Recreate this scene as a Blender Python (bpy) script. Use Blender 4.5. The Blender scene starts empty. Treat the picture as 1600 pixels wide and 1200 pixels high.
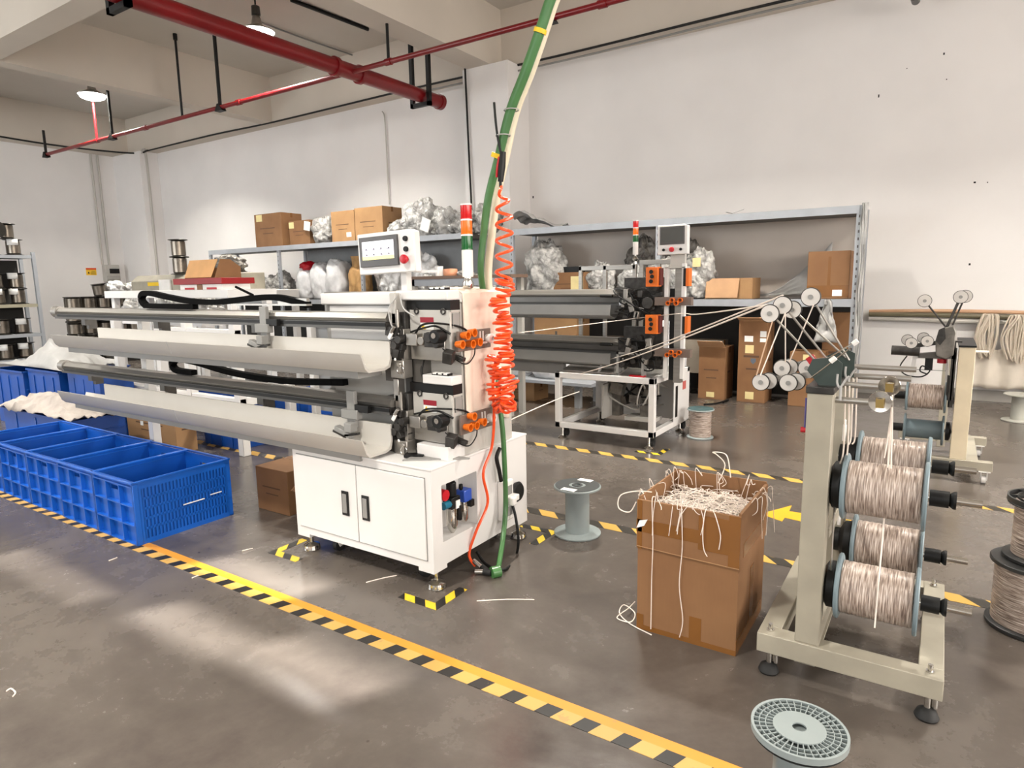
import bpy, math, random
from mathutils import Vector, Matrix, noise
random.seed(7)
SC = bpy.context.scene
COL = SC.collection
PI = math.pi

# ------------------------------------------------------------------ camera
CAM_F = 1019.6                      # focal length in pixels of a 1600 px wide frame
CAM_LOC = Vector((0.0, 0.0, 1.5))
_yaw, _pitch, _roll = 0.58333, 0.15498, 0.01767
_f = Vector((-math.sin(_yaw)*math.cos(_pitch), math.cos(_yaw)*math.cos(_pitch), -math.sin(_pitch)))
_r0 = Vector((math.cos(_yaw), math.sin(_yaw), 0)); _d0 = _f.cross(_r0)
_r = _r0*math.cos(_roll) + _d0*math.sin(_roll)
_d = _d0*math.cos(_roll) - _r0*math.sin(_roll)
cam_data = bpy.data.cameras.new('camera'); cam = bpy.data.objects.new('camera', cam_data); COL.objects.link(cam)
cam_data.sensor_width = 36.0; cam_data.lens = 36.0*CAM_F/1600.0; cam_data.clip_end = 100
cam.matrix_world = Matrix(((_r.x, -_d.x, -_f.x, CAM_LOC.x), (_r.y, -_d.y, -_f.y, CAM_LOC.y), (_r.z, -_d.z, -_f.z, CAM_LOC.z), (0, 0, 0, 1)))
SC.camera = cam

def at(u, v, x=None, y=None, z=None):
    """point of the plane x=, y= or z= that is seen at pixel u, v (real depth given by the plane)"""
    d = _r*((u-800)/CAM_F) + _d*((v-600)/CAM_F) + _f
    if x is not None: t = (x-CAM_LOC.x)/d.x
    elif y is not None: t = (y-CAM_LOC.y)/d.y
    else: t = (z-CAM_LOC.z)/d.z
    return CAM_LOC + d*t

# ------------------------------------------------------------------ light and exposure
SC.view_settings.view_transform = 'Standard'; SC.view_settings.look = 'None'
SC.view_settings.gamma = 1.0; SC.view_settings.use_curve_mapping = False
SC.view_settings.exposure = -0.12
world = bpy.data.worlds.new('world'); SC.world = world; world.use_nodes = True
bg = world.node_tree.nodes['Background']; bg.inputs[0].default_value = (0.9, 0.95, 1.0, 1); bg.inputs[1].default_value = 1.0

def area(name, loc, direction, sx, sy, power, color, spread=PI):
    l = bpy.data.lights.new(name, 'AREA'); l.shape = 'RECTANGLE'; l.size = sx; l.size_y = sy
    l.energy = power; l.color = color; l.spread = spread
    o = bpy.data.objects.new(name, l); COL.objects.link(o); o.location = loc
    o.rotation_euler = Vector(direction).to_track_quat('-Z', 'Y').to_euler()
    return o
# daylight through the windows of the right wall and of the wall behind the camera
RW = 6.0; FW = -5.0; BW = 9.5; LW = -18.2; CZ = 5.75
for yy in (-2.6, 1.2, 5.0):
    area('daylight_right', (RW-0.12, yy, 2.45), (-1, 0, -0.12), 3.0, 2.6, 260, (1.0, 0.925, 0.85), math.radians(150))
for xx, pw in ((-15.0, 330), (-10.5, 300), (-1.5, 80), (3.0, 60)):
    area('daylight_front', (xx, FW+0.12, 2.6), (0, 1, -0.1), 3.2, 2.6, pw, (0.94, 0.98, 1.0))
sun_l = bpy.data.lights.new('sun', 'SUN'); sun_l.energy = 46.0; sun_l.angle = math.radians(0.8); sun_l.color = (1.0, 0.97, 0.92)
sun = bpy.data.objects.new('sun', sun_l); COL.objects.link(sun)
SUN_DIR = Vector((0.40, 0.80, -0.42)).normalized()
sun.rotation_euler = SUN_DIR.to_track_quat('-Z', 'Y').to_euler()

# ------------------------------------------------------------------ materials
def lin(c):
    if isinstance(c, str):
        c = [int(c[i:i+2], 16)/255 for i in (0, 2, 4)]
    return tuple((x/12.92 if x <= 0.04045 else ((x+0.055)/1.055)**2.4) for x in c)
MATS = {}
def mat(name, col, rough=0.5, metal=0.0, var=0.06, scale=6.0, bump=0.0, bscale=40.0, emit=0.0, alpha=1.0, trans=0.0, coat=0.0, col2=None, aniso=None, spec=0.5):
    if name in MATS: return MATS[name]
    m = bpy.data.materials.new(name); m.use_nodes = True; nt = m.node_tree; N = nt.nodes; L = nt.links
    b = N['Principled BSDF']; c = lin(col)
    tc = N.new('ShaderNodeTexCoord'); nz = N.new('ShaderNodeTexNoise'); nz.inputs['Scale'].default_value = scale
    nz.inputs['Detail'].default_value = 4; L.new(tc.outputs['Object'], nz.inputs['Vector'])
    if aniso:
        mp = N.new('ShaderNodeMapping'); mp.inputs['Scale'].default_value = aniso
        L.new(tc.outputs['Object'], mp.inputs['Vector']); L.new(mp.outputs[0], nz.inputs['Vector'])
    rp = N.new('ShaderNodeValToRGB'); e = rp.color_ramp.elements
    c2 = lin(col2) if col2 else tuple(min(1, x*(1+var)) for x in c)
    c1 = c if col2 else tuple(x*(1-var) for x in c)
    e[0].position = 0.35; e[0].color = (*c1, 1); e[1].position = 0.65; e[1].color = (*c2, 1)
    L.new(nz.outputs['Fac'], rp.inputs[0]); L.new(rp.outputs[0], b.inputs['Base Color'])
    b.inputs['Roughness'].default_value = rough; b.inputs['Metallic'].default_value = metal
    b.inputs['Specular IOR Level'].default_value = spec
    if coat: b.inputs['Coat Weight'].default_value = coat; b.inputs['Coat Roughness'].default_value = 0.1
    if trans: b.inputs['Transmission Weight'].default_value = trans
    if alpha < 1: b.inputs['Alpha'].default_value = alpha
    if emit: b.inputs['Emission Color'].default_value = (*c, 1); b.inputs['Emission Strength'].default_value = emit
    if bump:
        n2 = N.new('ShaderNodeTexNoise'); n2.inputs['Scale'].default_value = bscale; L.new(tc.outputs['Object'], n2.inputs['Vector'])
        bp = N.new('ShaderNodeBump'); bp.inputs['Strength'].default_value = bump; bp.inputs['Distance'].default_value = 0.01
        L.new(n2.outputs['Fac'], bp.inputs['Height']); L.new(bp.outputs[0], b.inputs['Normal'])
    MATS[name] = m; return m

WALL = mat('wall_paint', 'e9e6e4', 0.75, var=0.03, scale=0.9, bump=0.05, bscale=20)
CEIL = mat('ceiling_paint', 'c9c3ba', 0.85, var=0.04, scale=0.7)
BEAM = mat('beam_plaster', 'cfc6ba', 0.85, var=0.04, scale=0.8)
WHITE = mat('white_powder_coat', 'dcdad8', 0.38, var=0.02, scale=3)
WHITE2 = mat('white_steel_frame', 'dedcd9', 0.45, var=0.03, scale=3)
CREAM = mat('cream_painted_steel', '9f998a', 0.45, var=0.10, scale=5)
PVC = mat('grey_plastic_tray', 'b9b5ae', 0.42, var=0.03, scale=3)
PVCD = mat('tray_underside', '8a8986', 0.5)
ALU = mat('aluminium', '9d9a95', 0.33, 0.75, var=0.08, scale=4, aniso=(0.4, 12, 12))
ALUD = mat('dark_aluminium', '5c5a57', 0.35, 0.7, var=0.1)
CHROME = mat('chrome', 'c9c6c0', 0.12, 1.0)
STEEL = mat('brushed_steel', 'a8a49e', 0.3, 0.85, var=0.1)
MECH = mat('dark_machine_metal', '3b3937', 0.4, 0.5, var=0.3, scale=20)
MECH2 = mat('mid_machine_metal', '77736d', 0.35, 0.6, var=0.25, scale=18)
BLACK = mat('black_plastic', '0b0b0b', 0.5, var=0.2, spec=0.35)
BLACKM = mat('black_rubber', '171717', 0.65, var=0.2)
CHAINM = mat('matte_black_chain', '050505', 0.85, var=0.1, spec=0.1)
GREYP = mat('light_grey_panel', 'b5b2ac', 0.42, var=0.03)
GREYD = mat('dark_grey_plate', '4d4a46', 0.5, var=0.06)
RACK = mat('grey_rack_steel', 'a3a7ad', 0.45, 0.1, var=0.06)
RACKD = mat('grey_rack_sheet', '8a8c8e', 0.6, 0.0, var=0.05)
REDP = mat('red_pipe_paint', '74090f', 0.32, var=0.1, scale=3, coat=0.15)
RED = mat('red_plastic', 'b01020', 0.35)
REDL = mat('red_lens', 'b40c10', 0.2, emit=0.12)
ORL = mat('orange_lens', 'e0660a', 0.2, emit=0.12)
GRL = mat('green_lens', '065220', 0.2, emit=0.06)
ORANGE = mat('orange_plastic', 'dd6c18', 0.35)
HOSE = mat('orange_hose', 'f0521f', 0.28, var=0.06, coat=0.3)
GREEN = mat('green_hose', '3f6f3c', 0.35, var=0.15, coat=0.2)
GREENL = mat('pale_green_hose', '6fa468', 0.4, var=0.12)
CREAMC = mat('cream_cable', 'd9d0b8', 0.45)
YEL = mat('yellow_tape', 'e8c020', 0.5)
BLUE = mat('blue_crate_plastic', '0f57b4', 0.36, var=0.10, scale=4)
BLUE2 = mat('deep_blue_crate_and_slot_shade', '0a4596', 0.36, var=0.1, scale=4)
GSPOOL = mat('grey_spool_plastic', '8b9494', 0.42, var=0.05)
GSPOOL2 = mat('blue_grey_spool_plastic', '72838a', 0.4, var=0.06)
DSPOOL = mat('dark_spool_flange', '2c2d2d', 0.4, var=0.15)
KSPOOL = mat('steel_spool_metal', '7a7268', 0.3, 0.8, var=0.15, scale=8)
KFLANGE = mat('dark_steel_flange', '3a3733', 0.35, 0.6, var=0.2)
PAPER = mat('white_paper', 'eeeeec', 0.8)
NOTE = mat('yellow_note', 'dfcf98', 0.8)
PVCW = mat('white_plastic', 'e9e7e3', 0.4)
SACK = mat('white_woven_sack', 'd6d6d8', 0.6, var=0.08, scale=10, bump=0.3, bscale=25)
CLOTH = mat('pale_cloth', 'e2d2c2', 0.9, var=0.06, scale=6, bump=0.3, bscale=30)
SHEET = mat('white_plastic_sheet', 'a8a7a5', 0.4, var=0.06, scale=9, bump=0.6, bscale=9)
SCRAPM = mat('white_wire_insulation', 'e9ddd2', 0.45)
WOOD = mat('brown_board', '6f5a4c', 0.6)

def bagmat(name, a, b_, sc, rough=0.3):
    m = bpy.data.materials.new(name); m.use_nodes = True; nt = m.node_tree; N = nt.nodes; L = nt.links; b = N['Principled BSDF']
    tc = N.new('ShaderNodeTexCoord'); n0 = N.new('ShaderNodeTexNoise'); n0.inputs['Scale'].default_value = sc*0.5; n0.inputs['Detail'].default_value = 3
    L.new(tc.outputs['Object'], n0.inputs['Vector'])
    ad = N.new('ShaderNodeVectorMath'); ad.operation = 'MULTIPLY_ADD'; ad.inputs[1].default_value = (0.35, 0.35, 0.35); L.new(n0.outputs['Color'], ad.inputs[0]); L.new(tc.outputs['Object'], ad.inputs[2])
    v = N.new('ShaderNodeTexVoronoi'); v.feature = 'DISTANCE_TO_EDGE'; v.inputs['Scale'].default_value = sc*0.9; L.new(ad.outputs[0], v.inputs['Vector'])
    n = N.new('ShaderNodeTexNoise'); n.inputs['Scale'].default_value = sc*0.6; n.inputs['Detail'].default_value = 3; n.inputs['Distortion'].default_value = 1.0; L.new(tc.outputs['Object'], n.inputs['Vector'])
    mx = N.new('ShaderNodeMath'); mx.operation = 'MULTIPLY_ADD'; mx.inputs[1].default_value = 0.7
    r = N.new('ShaderNodeValToRGB'); e = r.color_ramp.elements
    e[0].position = 0.32; e[0].color = (*lin(a), 1); e[1].position = 0.74; e[1].color = (*lin(b_), 1)
    L.new(v.outputs['Distance'], mx.inputs[0]); L.new(n.outputs['Fac'], mx.inputs[2]); L.new(mx.outputs[0], r.inputs[0])  # shade of the creases and bright facets are painted into the colour too
    L.new(r.outputs[0], b.inputs['Base Color']); b.inputs['Roughness'].default_value = rough
    bp = N.new('ShaderNodeBump'); bp.inputs['Strength'].default_value = 0.8; bp.inputs['Distance'].default_value = 0.05
    L.new(mx.outputs[0], bp.inputs['Height']); L.new(bp.outputs[0], b.inputs['Normal'])
    return m
BAG = bagmat('crumpled_clear_plastic', '5a5754', 'c4c2be', 9)
BAGL = bagmat('pale_crumpled_plastic', '6f6e6b', 'd2d1ce', 9, 0.25)
BAGD = bagmat('dark_crumpled_plastic', '2b2826', '7a756e', 9)
SILVER = bagmat('silver_film', '8e8c88', 'ffffff', 6, 0.12)
BROWNB = bagmat('brown_paper_bag', '9a7448', 'c9a06a', 5, 0.7)

def wovenmat():                       # wire wound round a spool: fine rings along the axis with glints
    m = bpy.data.materials.new('wound_wire'); m.use_nodes = True; nt = m.node_tree; N = nt.nodes; L = nt.links; b = N['Principled BSDF']
    tc = N.new('ShaderNodeTexCoord'); mp = N.new('ShaderNodeMapping'); mp.inputs['Scale'].default_value = (9, 9, 150)
    n = N.new('ShaderNodeTexNoise'); n.inputs['Scale'].default_value = 1.6; n.inputs['Detail'].default_value = 5; n.inputs['Distortion'].default_value = 0.5
    r = N.new('ShaderNodeValToRGB'); e = r.color_ramp.elements
    e[0].position = 0.34; e[0].color = (*lin('6b5b53'), 1); e[1].position = 0.68; e[1].color = (*lin('d6c9bf'), 1)
    k = e.new(0.5); k.color = (*lin('a39286'), 1)
    L.new(tc.outputs['Object'], mp.inputs[0]); L.new(mp.outputs[0], n.inputs[0]); L.new(n.outputs['Fac'], r.inputs[0])
    L.new(r.outputs[0], b.inputs['Base Color']); b.inputs['Roughness'].default_value = 0.3
    bp = N.new('ShaderNodeBump'); bp.inputs['Strength'].default_value = 0.6; bp.inputs['Distance'].default_value = 0.004
    L.new(n.outputs['Fac'], bp.inputs['Height']); L.new(bp.outputs[0], b.inputs['Normal'])
    return m
WIRE = wovenmat()

def cardmat(name, a, b_):
    m = bpy.data.materials.new(name); m.use_nodes = True; nt = m.node_tree; N = nt.nodes; L = nt.links; b = N['Principled BSDF']
    tc = N.new('ShaderNodeTexCoord'); n = N.new('ShaderNodeTexNoise'); n.inputs['Scale'].default_value = 3.5; n.inputs['Detail'].default_value = 5
    w = N.new('ShaderNodeTexWave'); w.inputs['Scale'].default_value = 60; w.inputs['Distortion'].default_value = 0.2
    mx = N.new('ShaderNodeMath'); mx.operation = 'MULTIPLY_ADD'; mx.inputs[1].default_value = 0.08
    r = N.new('ShaderNodeValToRGB'); e = r.color_ramp.elements
    e[0].position = 0.3; e[0].color = (*lin(a), 1); e[1].position = 0.75; e[1].color = (*lin(b_), 1)
    L.new(tc.outputs['Object'], n.inputs[0]); L.new(tc.outputs['Object'], w.inputs[0]); L.new(w.outputs['Fac'], mx.inputs[0]); L.new(n.outputs['Fac'], mx.inputs[2])
    L.new(mx.outputs[0], r.inputs[0]); L.new(r.outputs[0], b.inputs['Base Color']); b.inputs['Roughness'].default_value = 0.75
    return m
CARD = cardmat('corrugated_cardboard', '7b5637', '8c6643')
CARDL = cardmat('pale_cardboard', '98734e', 'ab855c')
CARDD = cardmat('cardboard_inside', '7b5636', '8d6642')
PTAPE = mat('brown_packing_tape', '7d5226', 0.25, var=0.06)
PRINT = mat('carton_print', '5d4330', 0.8)

def floormat():
    m = bpy.data.materials.new('polished_concrete'); m.use_nodes = True; nt = m.node_tree; N = nt.nodes; L = nt.links; b = N['Principled BSDF']
    tc = N.new('ShaderNodeTexCoord')
    n = N.new('ShaderNodeTexNoise'); n.inputs['Scale'].default_value = 0.9; n.inputs['Detail'].default_value = 8; n.inputs['Roughness'].default_value = 0.65; n.inputs['Distortion'].default_value = 0.6
    n2 = N.new('ShaderNodeTexNoise'); n2.inputs['Scale'].default_value = 7; n2.inputs['Detail'].default_value = 8; n2.inputs['Roughness'].default_value = 0.7
    ad = N.new('ShaderNodeMath'); ad.operation = 'MULTIPLY_ADD'; ad.inputs[1].default_value = 0.45
    r = N.new('ShaderNodeValToRGB'); e = r.color_ramp.elements
    e[0].position = 0.48; e[0].color = (*lin('4a433f'), 1); e[1].position = 1.0; e[1].color = (*lin('6a625b'), 1)
    k = e.new(0.72); k.color = (*lin('57504a'), 1)
    L.new(tc.outputs['Object'], n.inputs[0]); L.new(tc.outputs['Object'], n2.inputs[0]); L.new(n2.outputs['Fac'], ad.inputs[0]); L.new(n.outputs['Fac'], ad.inputs[2])
    L.new(ad.outputs[0], r.inputs[0])
    v = N.new('ShaderNodeTexVoronoi'); v.inputs['Scale'].default_value = 5.5           # dropped dark specks
    vr = N.new('ShaderNodeValToRGB'); vr.color_ramp.elements[0].position = 0.025; vr.color_ramp.elements[0].color = (0.45, 0.42, 0.4, 1)
    vr.color_ramp.elements[1].position = 0.05; vr.color_ramp.elements[1].color = (1, 1, 1, 1)
    L.new(tc.outputs['Object'], v.inputs['Vector']); L.new(v.outputs['Distance'], vr.inputs[0])
    mm = N.new('ShaderNodeMix'); mm.data_type = 'RGBA'; mm.blend_type = 'MULTIPLY'; mm.inputs['Factor'].default_value = 1
    L.new(r.outputs[0], mm.inputs['A']); L.new(vr.outputs[0], mm.inputs['B']); L.new(mm.outputs['Result'], b.inputs['Base Color'])
    rr = N.new('ShaderNodeMapRange'); rr.inputs['From Min'].default_value = 0.5; rr.inputs['From Max'].default_value = 0.95
    rr.inputs['To Min'].default_value = 0.17; rr.inputs['To Max'].default_value = 0.33
    L.new(ad.outputs[0], rr.inputs['Value']); L.new(rr.outputs[0], b.inputs['Roughness'])
    bp = N.new('ShaderNodeBump'); bp.inputs['Strength'].default_value = 0.12; bp.inputs['Distance'].default_value = 0.01
    L.new(n2.outputs['Fac'], bp.inputs['Height']); L.new(bp.outputs[0], b.inputs['Normal'])
    b.inputs['Specular IOR Level'].default_value = 0.6
    return m
FLOORM = floormat()

def stripemat(name, period, duty, skew, ca, cb, yoff=None, cc=None):
    """hazard tape: bars along local x, optional plain band for local y above yoff"""
    m = bpy.data.materials.new(name); m.use_nodes = True; nt = m.node_tree; N = nt.nodes; L = nt.links; b = N['Principled BSDF']
    tc = N.new('ShaderNodeTexCoord'); s = N.new('ShaderNodeSeparateXYZ'); L.new(tc.outputs['Object'], s.inputs[0])
    def M2(op, a, b2=None, c=None):
        x = N.new('ShaderNodeMath'); x.operation = op
        for i, q in enumerate((a, b2, c)):
            if q is None: continue
            if isinstance(q, (int, float)): x.inputs[i].default_value = q
            else: L.new(q, x.inputs[i])
        return x.outputs[0]
    u = M2('MULTIPLY_ADD', s.outputs['Y'], skew, s.outputs['X'])
    f = M2('FRACT', M2('DIVIDE', u, period)); k = M2('LESS_THAN', f, duty)
    if yoff is not None: k = M2('MULTIPLY', k, M2('LESS_THAN', s.outputs['Y'], yoff))
    nz = N.new('ShaderNodeTexNoise'); nz.inputs['Scale'].default_value = 14; nz.inputs['Detail'].default_value = 5; L.new(tc.outputs['Object'], nz.inputs[0])
    w = M2('MULTIPLY', M2('GREATER_THAN', nz.outputs['Fac'], 0.66), 0.35)
    mx = N.new('ShaderNodeMix'); mx.data_type = 'RGBA'; mx.inputs['A'].default_value = (*lin(ca), 1); mx.inputs['B'].default_value = (*lin(cb), 1); L.new(k, mx.inputs['Factor'])
    if cc:
        m0 = N.new('ShaderNodeMix'); m0.data_type = 'RGBA'; m0.inputs['A'].default_value = (*lin(ca), 1); m0.inputs['B'].default_value = (*lin(cc), 1)
        L.new(M2('GREATER_THAN', s.outputs['Y'], yoff), m0.inputs['Factor']); L.new(m0.outputs['Result'], mx.inputs['A'])
    m3 = N.new('ShaderNodeMix'); m3.data_type = 'RGBA'; L.new(w, m3.inputs['Factor']); L.new(mx.outputs['Result'], m3.inputs['A']); m3.inputs['B'].default_value = (*lin('8a7350'), 1)
    L.new(m3.outputs['Result'], b.inputs['Base Color']); b.inputs['Roughness'].default_value = 0.45
    return m

# ------------------------------------------------------------------ geometry helpers
class MB:
    def __init__(s): s.v = []; s.f = []; s.ch = []
    def add(s, vs, fs):
        s.ch.append((len(s.v), len(s.f))); o = len(s.v); s.v += [Vector(p) for p in vs]; s.f += [tuple(i+o for i in f) for f in fs]; return s
    def bx(s, x0, x1, y0, y1, z0, z1):
        return s.add([(x0,y0,z0),(x1,y0,z0),(x1,y1,z0),(x0,y1,z0),(x0,y0,z1),(x1,y0,z1),(x1,y1,z1),(x0,y1,z1)],
                     [(0,3,2,1),(4,5,6,7),(0,1,5,4),(1,2,6,5),(2,3,7,6),(3,0,4,7)])
    def obx(s, c, size, rot=(0,0,0)):
        """box centred on c turned by rot (euler)"""
        from mathutils import Euler
        R = Euler(rot).to_matrix(); a, b, d = [q/2 for q in size]; c = Vector(c)
        vs = [c + R @ Vector(p) for p in [(-a,-b,-d),(a,-b,-d),(a,b,-d),(-a,b,-d),(-a,-b,d),(a,-b,d),(a,b,d),(-a,b,d)]]
        return s.add(vs, [(0,3,2,1),(4,5,6,7),(0,1,5,4),(1,2,6,5),(2,3,7,6),(3,0,4,7)])
    def tube(s, pts, r, n=8, closed=False, caps=True):
        pts = [Vector(p) for p in pts]; m = len(pts); rs = r if isinstance(r, (list, tuple)) else [r]*m
        s.ch.append((len(s.v), len(s.f))); o = len(s.v); prev = None
        for i, p in enumerate(pts):
            a = pts[i-1] if i > 0 else (pts[-1] if closed else p); b = pts[(i+1) % m] if (i < m-1 or closed) else p
            t = (b-a); t = t.normalized() if t.length > 1e-9 else Vector((0,0,1))
            if prev is None:
                q = Vector((0,0,1)) if abs(t.z) < 0.9 else Vector((1,0,0)); u = t.cross(q).normalized()
            else:
                u = prev - t*prev.dot(t); u = u.normalized() if u.length > 1e-6 else t.orthogonal().normalized()
            prev = u; w = t.cross(u)
            for k in range(n):
                an = 2*PI*k/n; s.v.append(p + (u*math.cos(an) + w*math.sin(an))*rs[i])
        for i in range(m if closed else m-1):
            j = (i+1) % m
            for k in range(n):
                l = (k+1) % n; s.f.append((o+i*n+k, o+i*n+l, o+j*n+l, o+j*n+k))
        if caps and not closed:
            s.f.append(tuple(o+k for k in reversed(range(n)))); s.f.append(tuple(o+(m-1)*n+k for k in range(n)))
        return s
    def cyl(s, p0, p1, r, n=16, r1=None):
        return s.tube([p0, p1], [r, r if r1 is None else r1], n)
    def lathe(s, prof, c=(0,0,0), axis='z', n=28, closed=False):
        """prof: (radius, height) pairs; closed joins last to first"""
        s.ch.append((len(s.v), len(s.f))); c = Vector(c); o = len(s.v); m = len(prof)
        for (r, h) in prof:
            for k in range(n):
                a = 2*PI*k/n; x, y = r*math.cos(a), r*math.sin(a)
                s.v.append(c + (Vector((x,y,h)) if axis == 'z' else Vector((h,x,y)) if axis == 'x' else Vector((y,h,x))))
        for i in range(m if closed else m-1):
            j = (i+1) % m
            for k in range(n):
                l = (k+1) % n; s.f.append((o+i*n+k, o+i*n+l, o+j*n+l, o+j*n+k))
        if not closed:
            if prof[0][0] > 1e-5: s.f.append(tuple(o+k for k in reversed(range(n))))
            if prof[-1][0] > 1e-5: s.f.append(tuple(o+(m-1)*n+k for k in range(n)))
        return s
    def prism(s, poly, a0, a1, axis='x'):
        """polygon (2-D) extruded along axis. axis x: (y,z); y: (x,z); z: (x,y)"""
        f = {'x': lambda p, a: (a, p[0], p[1]), 'y': lambda p, a: (p[0], a, p[1]), 'z': lambda p, a: (p[0], p[1], a)}[axis]
        n = len(poly); vs = [f(p, a0) for p in poly] + [f(p, a1) for p in poly]
        fs = [tuple(reversed(range(n))), tuple(range(n, 2*n))] + [(i, (i+1) % n, n+(i+1) % n, n+i) for i in range(n)]
        return s.add(vs, fs)
    def ring(s, c, R, r, axis='z', n=24, m=8):
        pts = []
        for k in range(n):
            a = 2*PI*k/n; x, y = R*math.cos(a), R*math.sin(a)
            pts.append(Vector(c) + (Vector((x,y,0)) if axis == 'z' else Vector((0,x,y)) if axis == 'x' else Vector((x,0,y))))
        return s.tube(pts, r, m, closed=True)
    def blob(s, c, rad, amp=0.18, freq=3.0, seed=0, nu=54, nv=34, flat=True, sq=1.0):
        """crumpled closed bag; flat bottom at c.z - rad.z*0.8"""
        s.ch.append((len(s.v), len(s.f))); c = Vector(c); o = len(s.v); sd = Vector((seed*3.1, seed*1.7, seed*0.9))
        for j in range(nv+1):
            th = PI*j/nv
            for i in range(nu):
                ph = 2*PI*i/nu
                d = Vector((math.sin(th)*math.cos(ph), math.sin(th)*math.sin(ph), math.cos(th)))
                if sq != 1.0: d = Vector([math.copysign(abs(q)**sq, q) for q in d])
                k = 1 + amp*noise.noise(d*freq+sd)*1.6 + amp*(0.55-1.6*abs(noise.noise(d*freq*2.2+sd*2))) + amp*(0.12-0.4*abs(noise.noise(d*freq*5+sd)))
                p = Vector((d.x*rad[0]*k, d.y*rad[1]*k, d.z*rad[2]*k))
                if flat: p.z = max(p.z, -rad[2]*0.8)
                s.v.append(c+p)
        for j in range(nv):
            for i in range(nu):
                l = (i+1) % nu; s.f.append((o+j*nu+i, o+(j+1)*nu+i, o+(j+1)*nu+l, o+j*nu+l))
        return s
    def pieces(s):
        """far-apart pieces, each of which becomes a part of its own"""
        n = len(s.ch)
        if n < 2 or n > 120: return [s]
        bb = []
        for i, (v0, f0) in enumerate(s.ch):
            v1 = s.ch[i+1][0] if i+1 < n else len(s.v); vs = s.v[v0:v1]
            bb.append([min(p[k] for p in vs) for k in range(3)] + [max(p[k] for p in vs) for k in range(3)])
        par = list(range(n))
        def find(a):
            while par[a] != a: a = par[a]
            return a
        for i in range(n):
            for j in range(i):
                A, B = bb[i], bb[j]; sz = max(max(A[3+k]-A[k], B[3+k]-B[k]) for k in range(3))
                gap = math.sqrt(sum(max(0, A[k]-B[3+k], B[k]-A[3+k])**2 for k in range(3)))
                if gap <= max(0.02, 0.5*sz): par[find(i)] = find(j)
        groups = {}
        for i in range(n): groups.setdefault(find(i), []).append(i)
        if len(groups) == 1: return [s]
        out = []
        for g in groups.values():
            q = MB()
            for i in g:
                v0, f0 = s.ch[i]; v1, f1 = s.ch[i+1] if i+1 < n else (len(s.v), len(s.f))
                q.ch.append((len(q.v), len(q.f))); o = len(q.v)-v0; q.v += s.v[v0:v1]; q.f += [tuple(k+o for k in f) for f in s.f[f0:f1]]
            out.append(q)
        return out
    def build(s, name, m, parent=None, bevel=0.0, smooth=True, loc=None, angle=35):
        if parent is not None:
            ps = s.pieces()
            if len(ps) > 1: return [q.build(name, m, parent, bevel, smooth, loc, angle) for q in ps][0]
        off = Vector((0,0,0))
        p = parent
        while p is not None: off += p.location; p = p.parent
        if parent is None:
            if loc is None:
                if s.v:
                    xs = [p.x for p in s.v]; ys = [p.y for p in s.v]; zs = [p.z for p in s.v]
                    loc = ((min(xs)+max(xs))/2, (min(ys)+max(ys))/2, min(zs))
                else: loc = (0,0,0)
            off = Vector(loc)
        me = bpy.data.meshes.new(name); me.from_pydata([p-off for p in s.v], [], s.f); me.update()
        me.materials.append(m)
        if smooth:
            me.shade_smooth()
            try: me.set_sharp_from_angle(angle=math.radians(angle))
            except Exception: pass
        o = bpy.data.objects.new(name, me); COL.objects.link(o)
        if parent is not None: o.parent = parent
        else: o.location = off
        if bevel:
            b = o.modifiers.new('bevel', 'BEVEL'); b.width = bevel; b.segments = 2; b.limit_method = 'ANGLE'; b.angle_limit = math.radians(40)
        return o

def tag(o, label, cat, group=None, kind=None):
    o['label'] = label; o['category'] = cat
    if group: o['group'] = group
    if kind: o['kind'] = kind
    return o
def thing(name, label, cat, loc=(0,0,0), group=None):
    o = bpy.data.objects.new(name, None); COL.objects.link(o); o.location = loc; o.empty_display_size = 0.1
    return tag(o, label, cat, group)
def struct(name, mb, m, bevel=0.0, label=None):
    o = mb.build(name, m, bevel=bevel); o['kind'] = 'structure'
    if label: o['label'] = label
    return o
def dup(root, loc, rotz=0.0, label=None, group=None, rot=None):
    kids = {}
    r = root.copy(); COL.objects.link(r); r.location = loc; r.rotation_euler = rot if rot else (0, 0, rotz)
    if label: r['label'] = label
    if group: r['group'] = group
    for ch in root.children:
        c = ch.copy(); COL.objects.link(c); c.parent = r
        for g in ch.children:
            d = g.copy(); COL.objects.link(d); d.parent = c
    return r
def spline(pts, k=8):
    """smooth curve through points"""
    pts = [Vector(p) for p in pts]; out = []
    for i in range(len(pts)-1):
        a = pts[max(i-1, 0)]; b = pts[i]; c = pts[i+1]; d = pts[min(i+2, len(pts)-1)]
        for j in range(k):
            t = j/k
            out.append(0.5*((2*b)+(c-a)*t+(2*a-5*b+4*c-d)*t*t+(3*b-a-3*c+d)*t**3))
    out.append(pts[-1]); return out
ORD = ['first', 'second', 'third', 'fourth', 'fifth', 'sixth', 'seventh', 'eighth', 'ninth', 'tenth', 'eleventh', 'twelfth']
# ================================================================== THE SETTING
struct('floor', MB().bx(LW-0.2, RW+0.2, FW-0.2, BW+0.2, -0.12, 0), FLOORM)
struct('ceiling', MB().bx(LW-0.2, RW+0.2, FW-0.2, BW+0.2, CZ, CZ+0.15), CEIL)
struct('wall_back', MB().bx(LW-0.2, RW+0.2, BW, BW+0.2, 0, CZ), WALL)
struct('wall_left', MB().bx(LW-0.2, LW, FW, BW, 0, CZ), WALL)
struct('wall_right', MB().bx(RW, RW+0.2, FW, BW, 0, CZ), WALL)
# front wall, behind the camera, with thin slits added to throw sun patches on the floor

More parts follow.
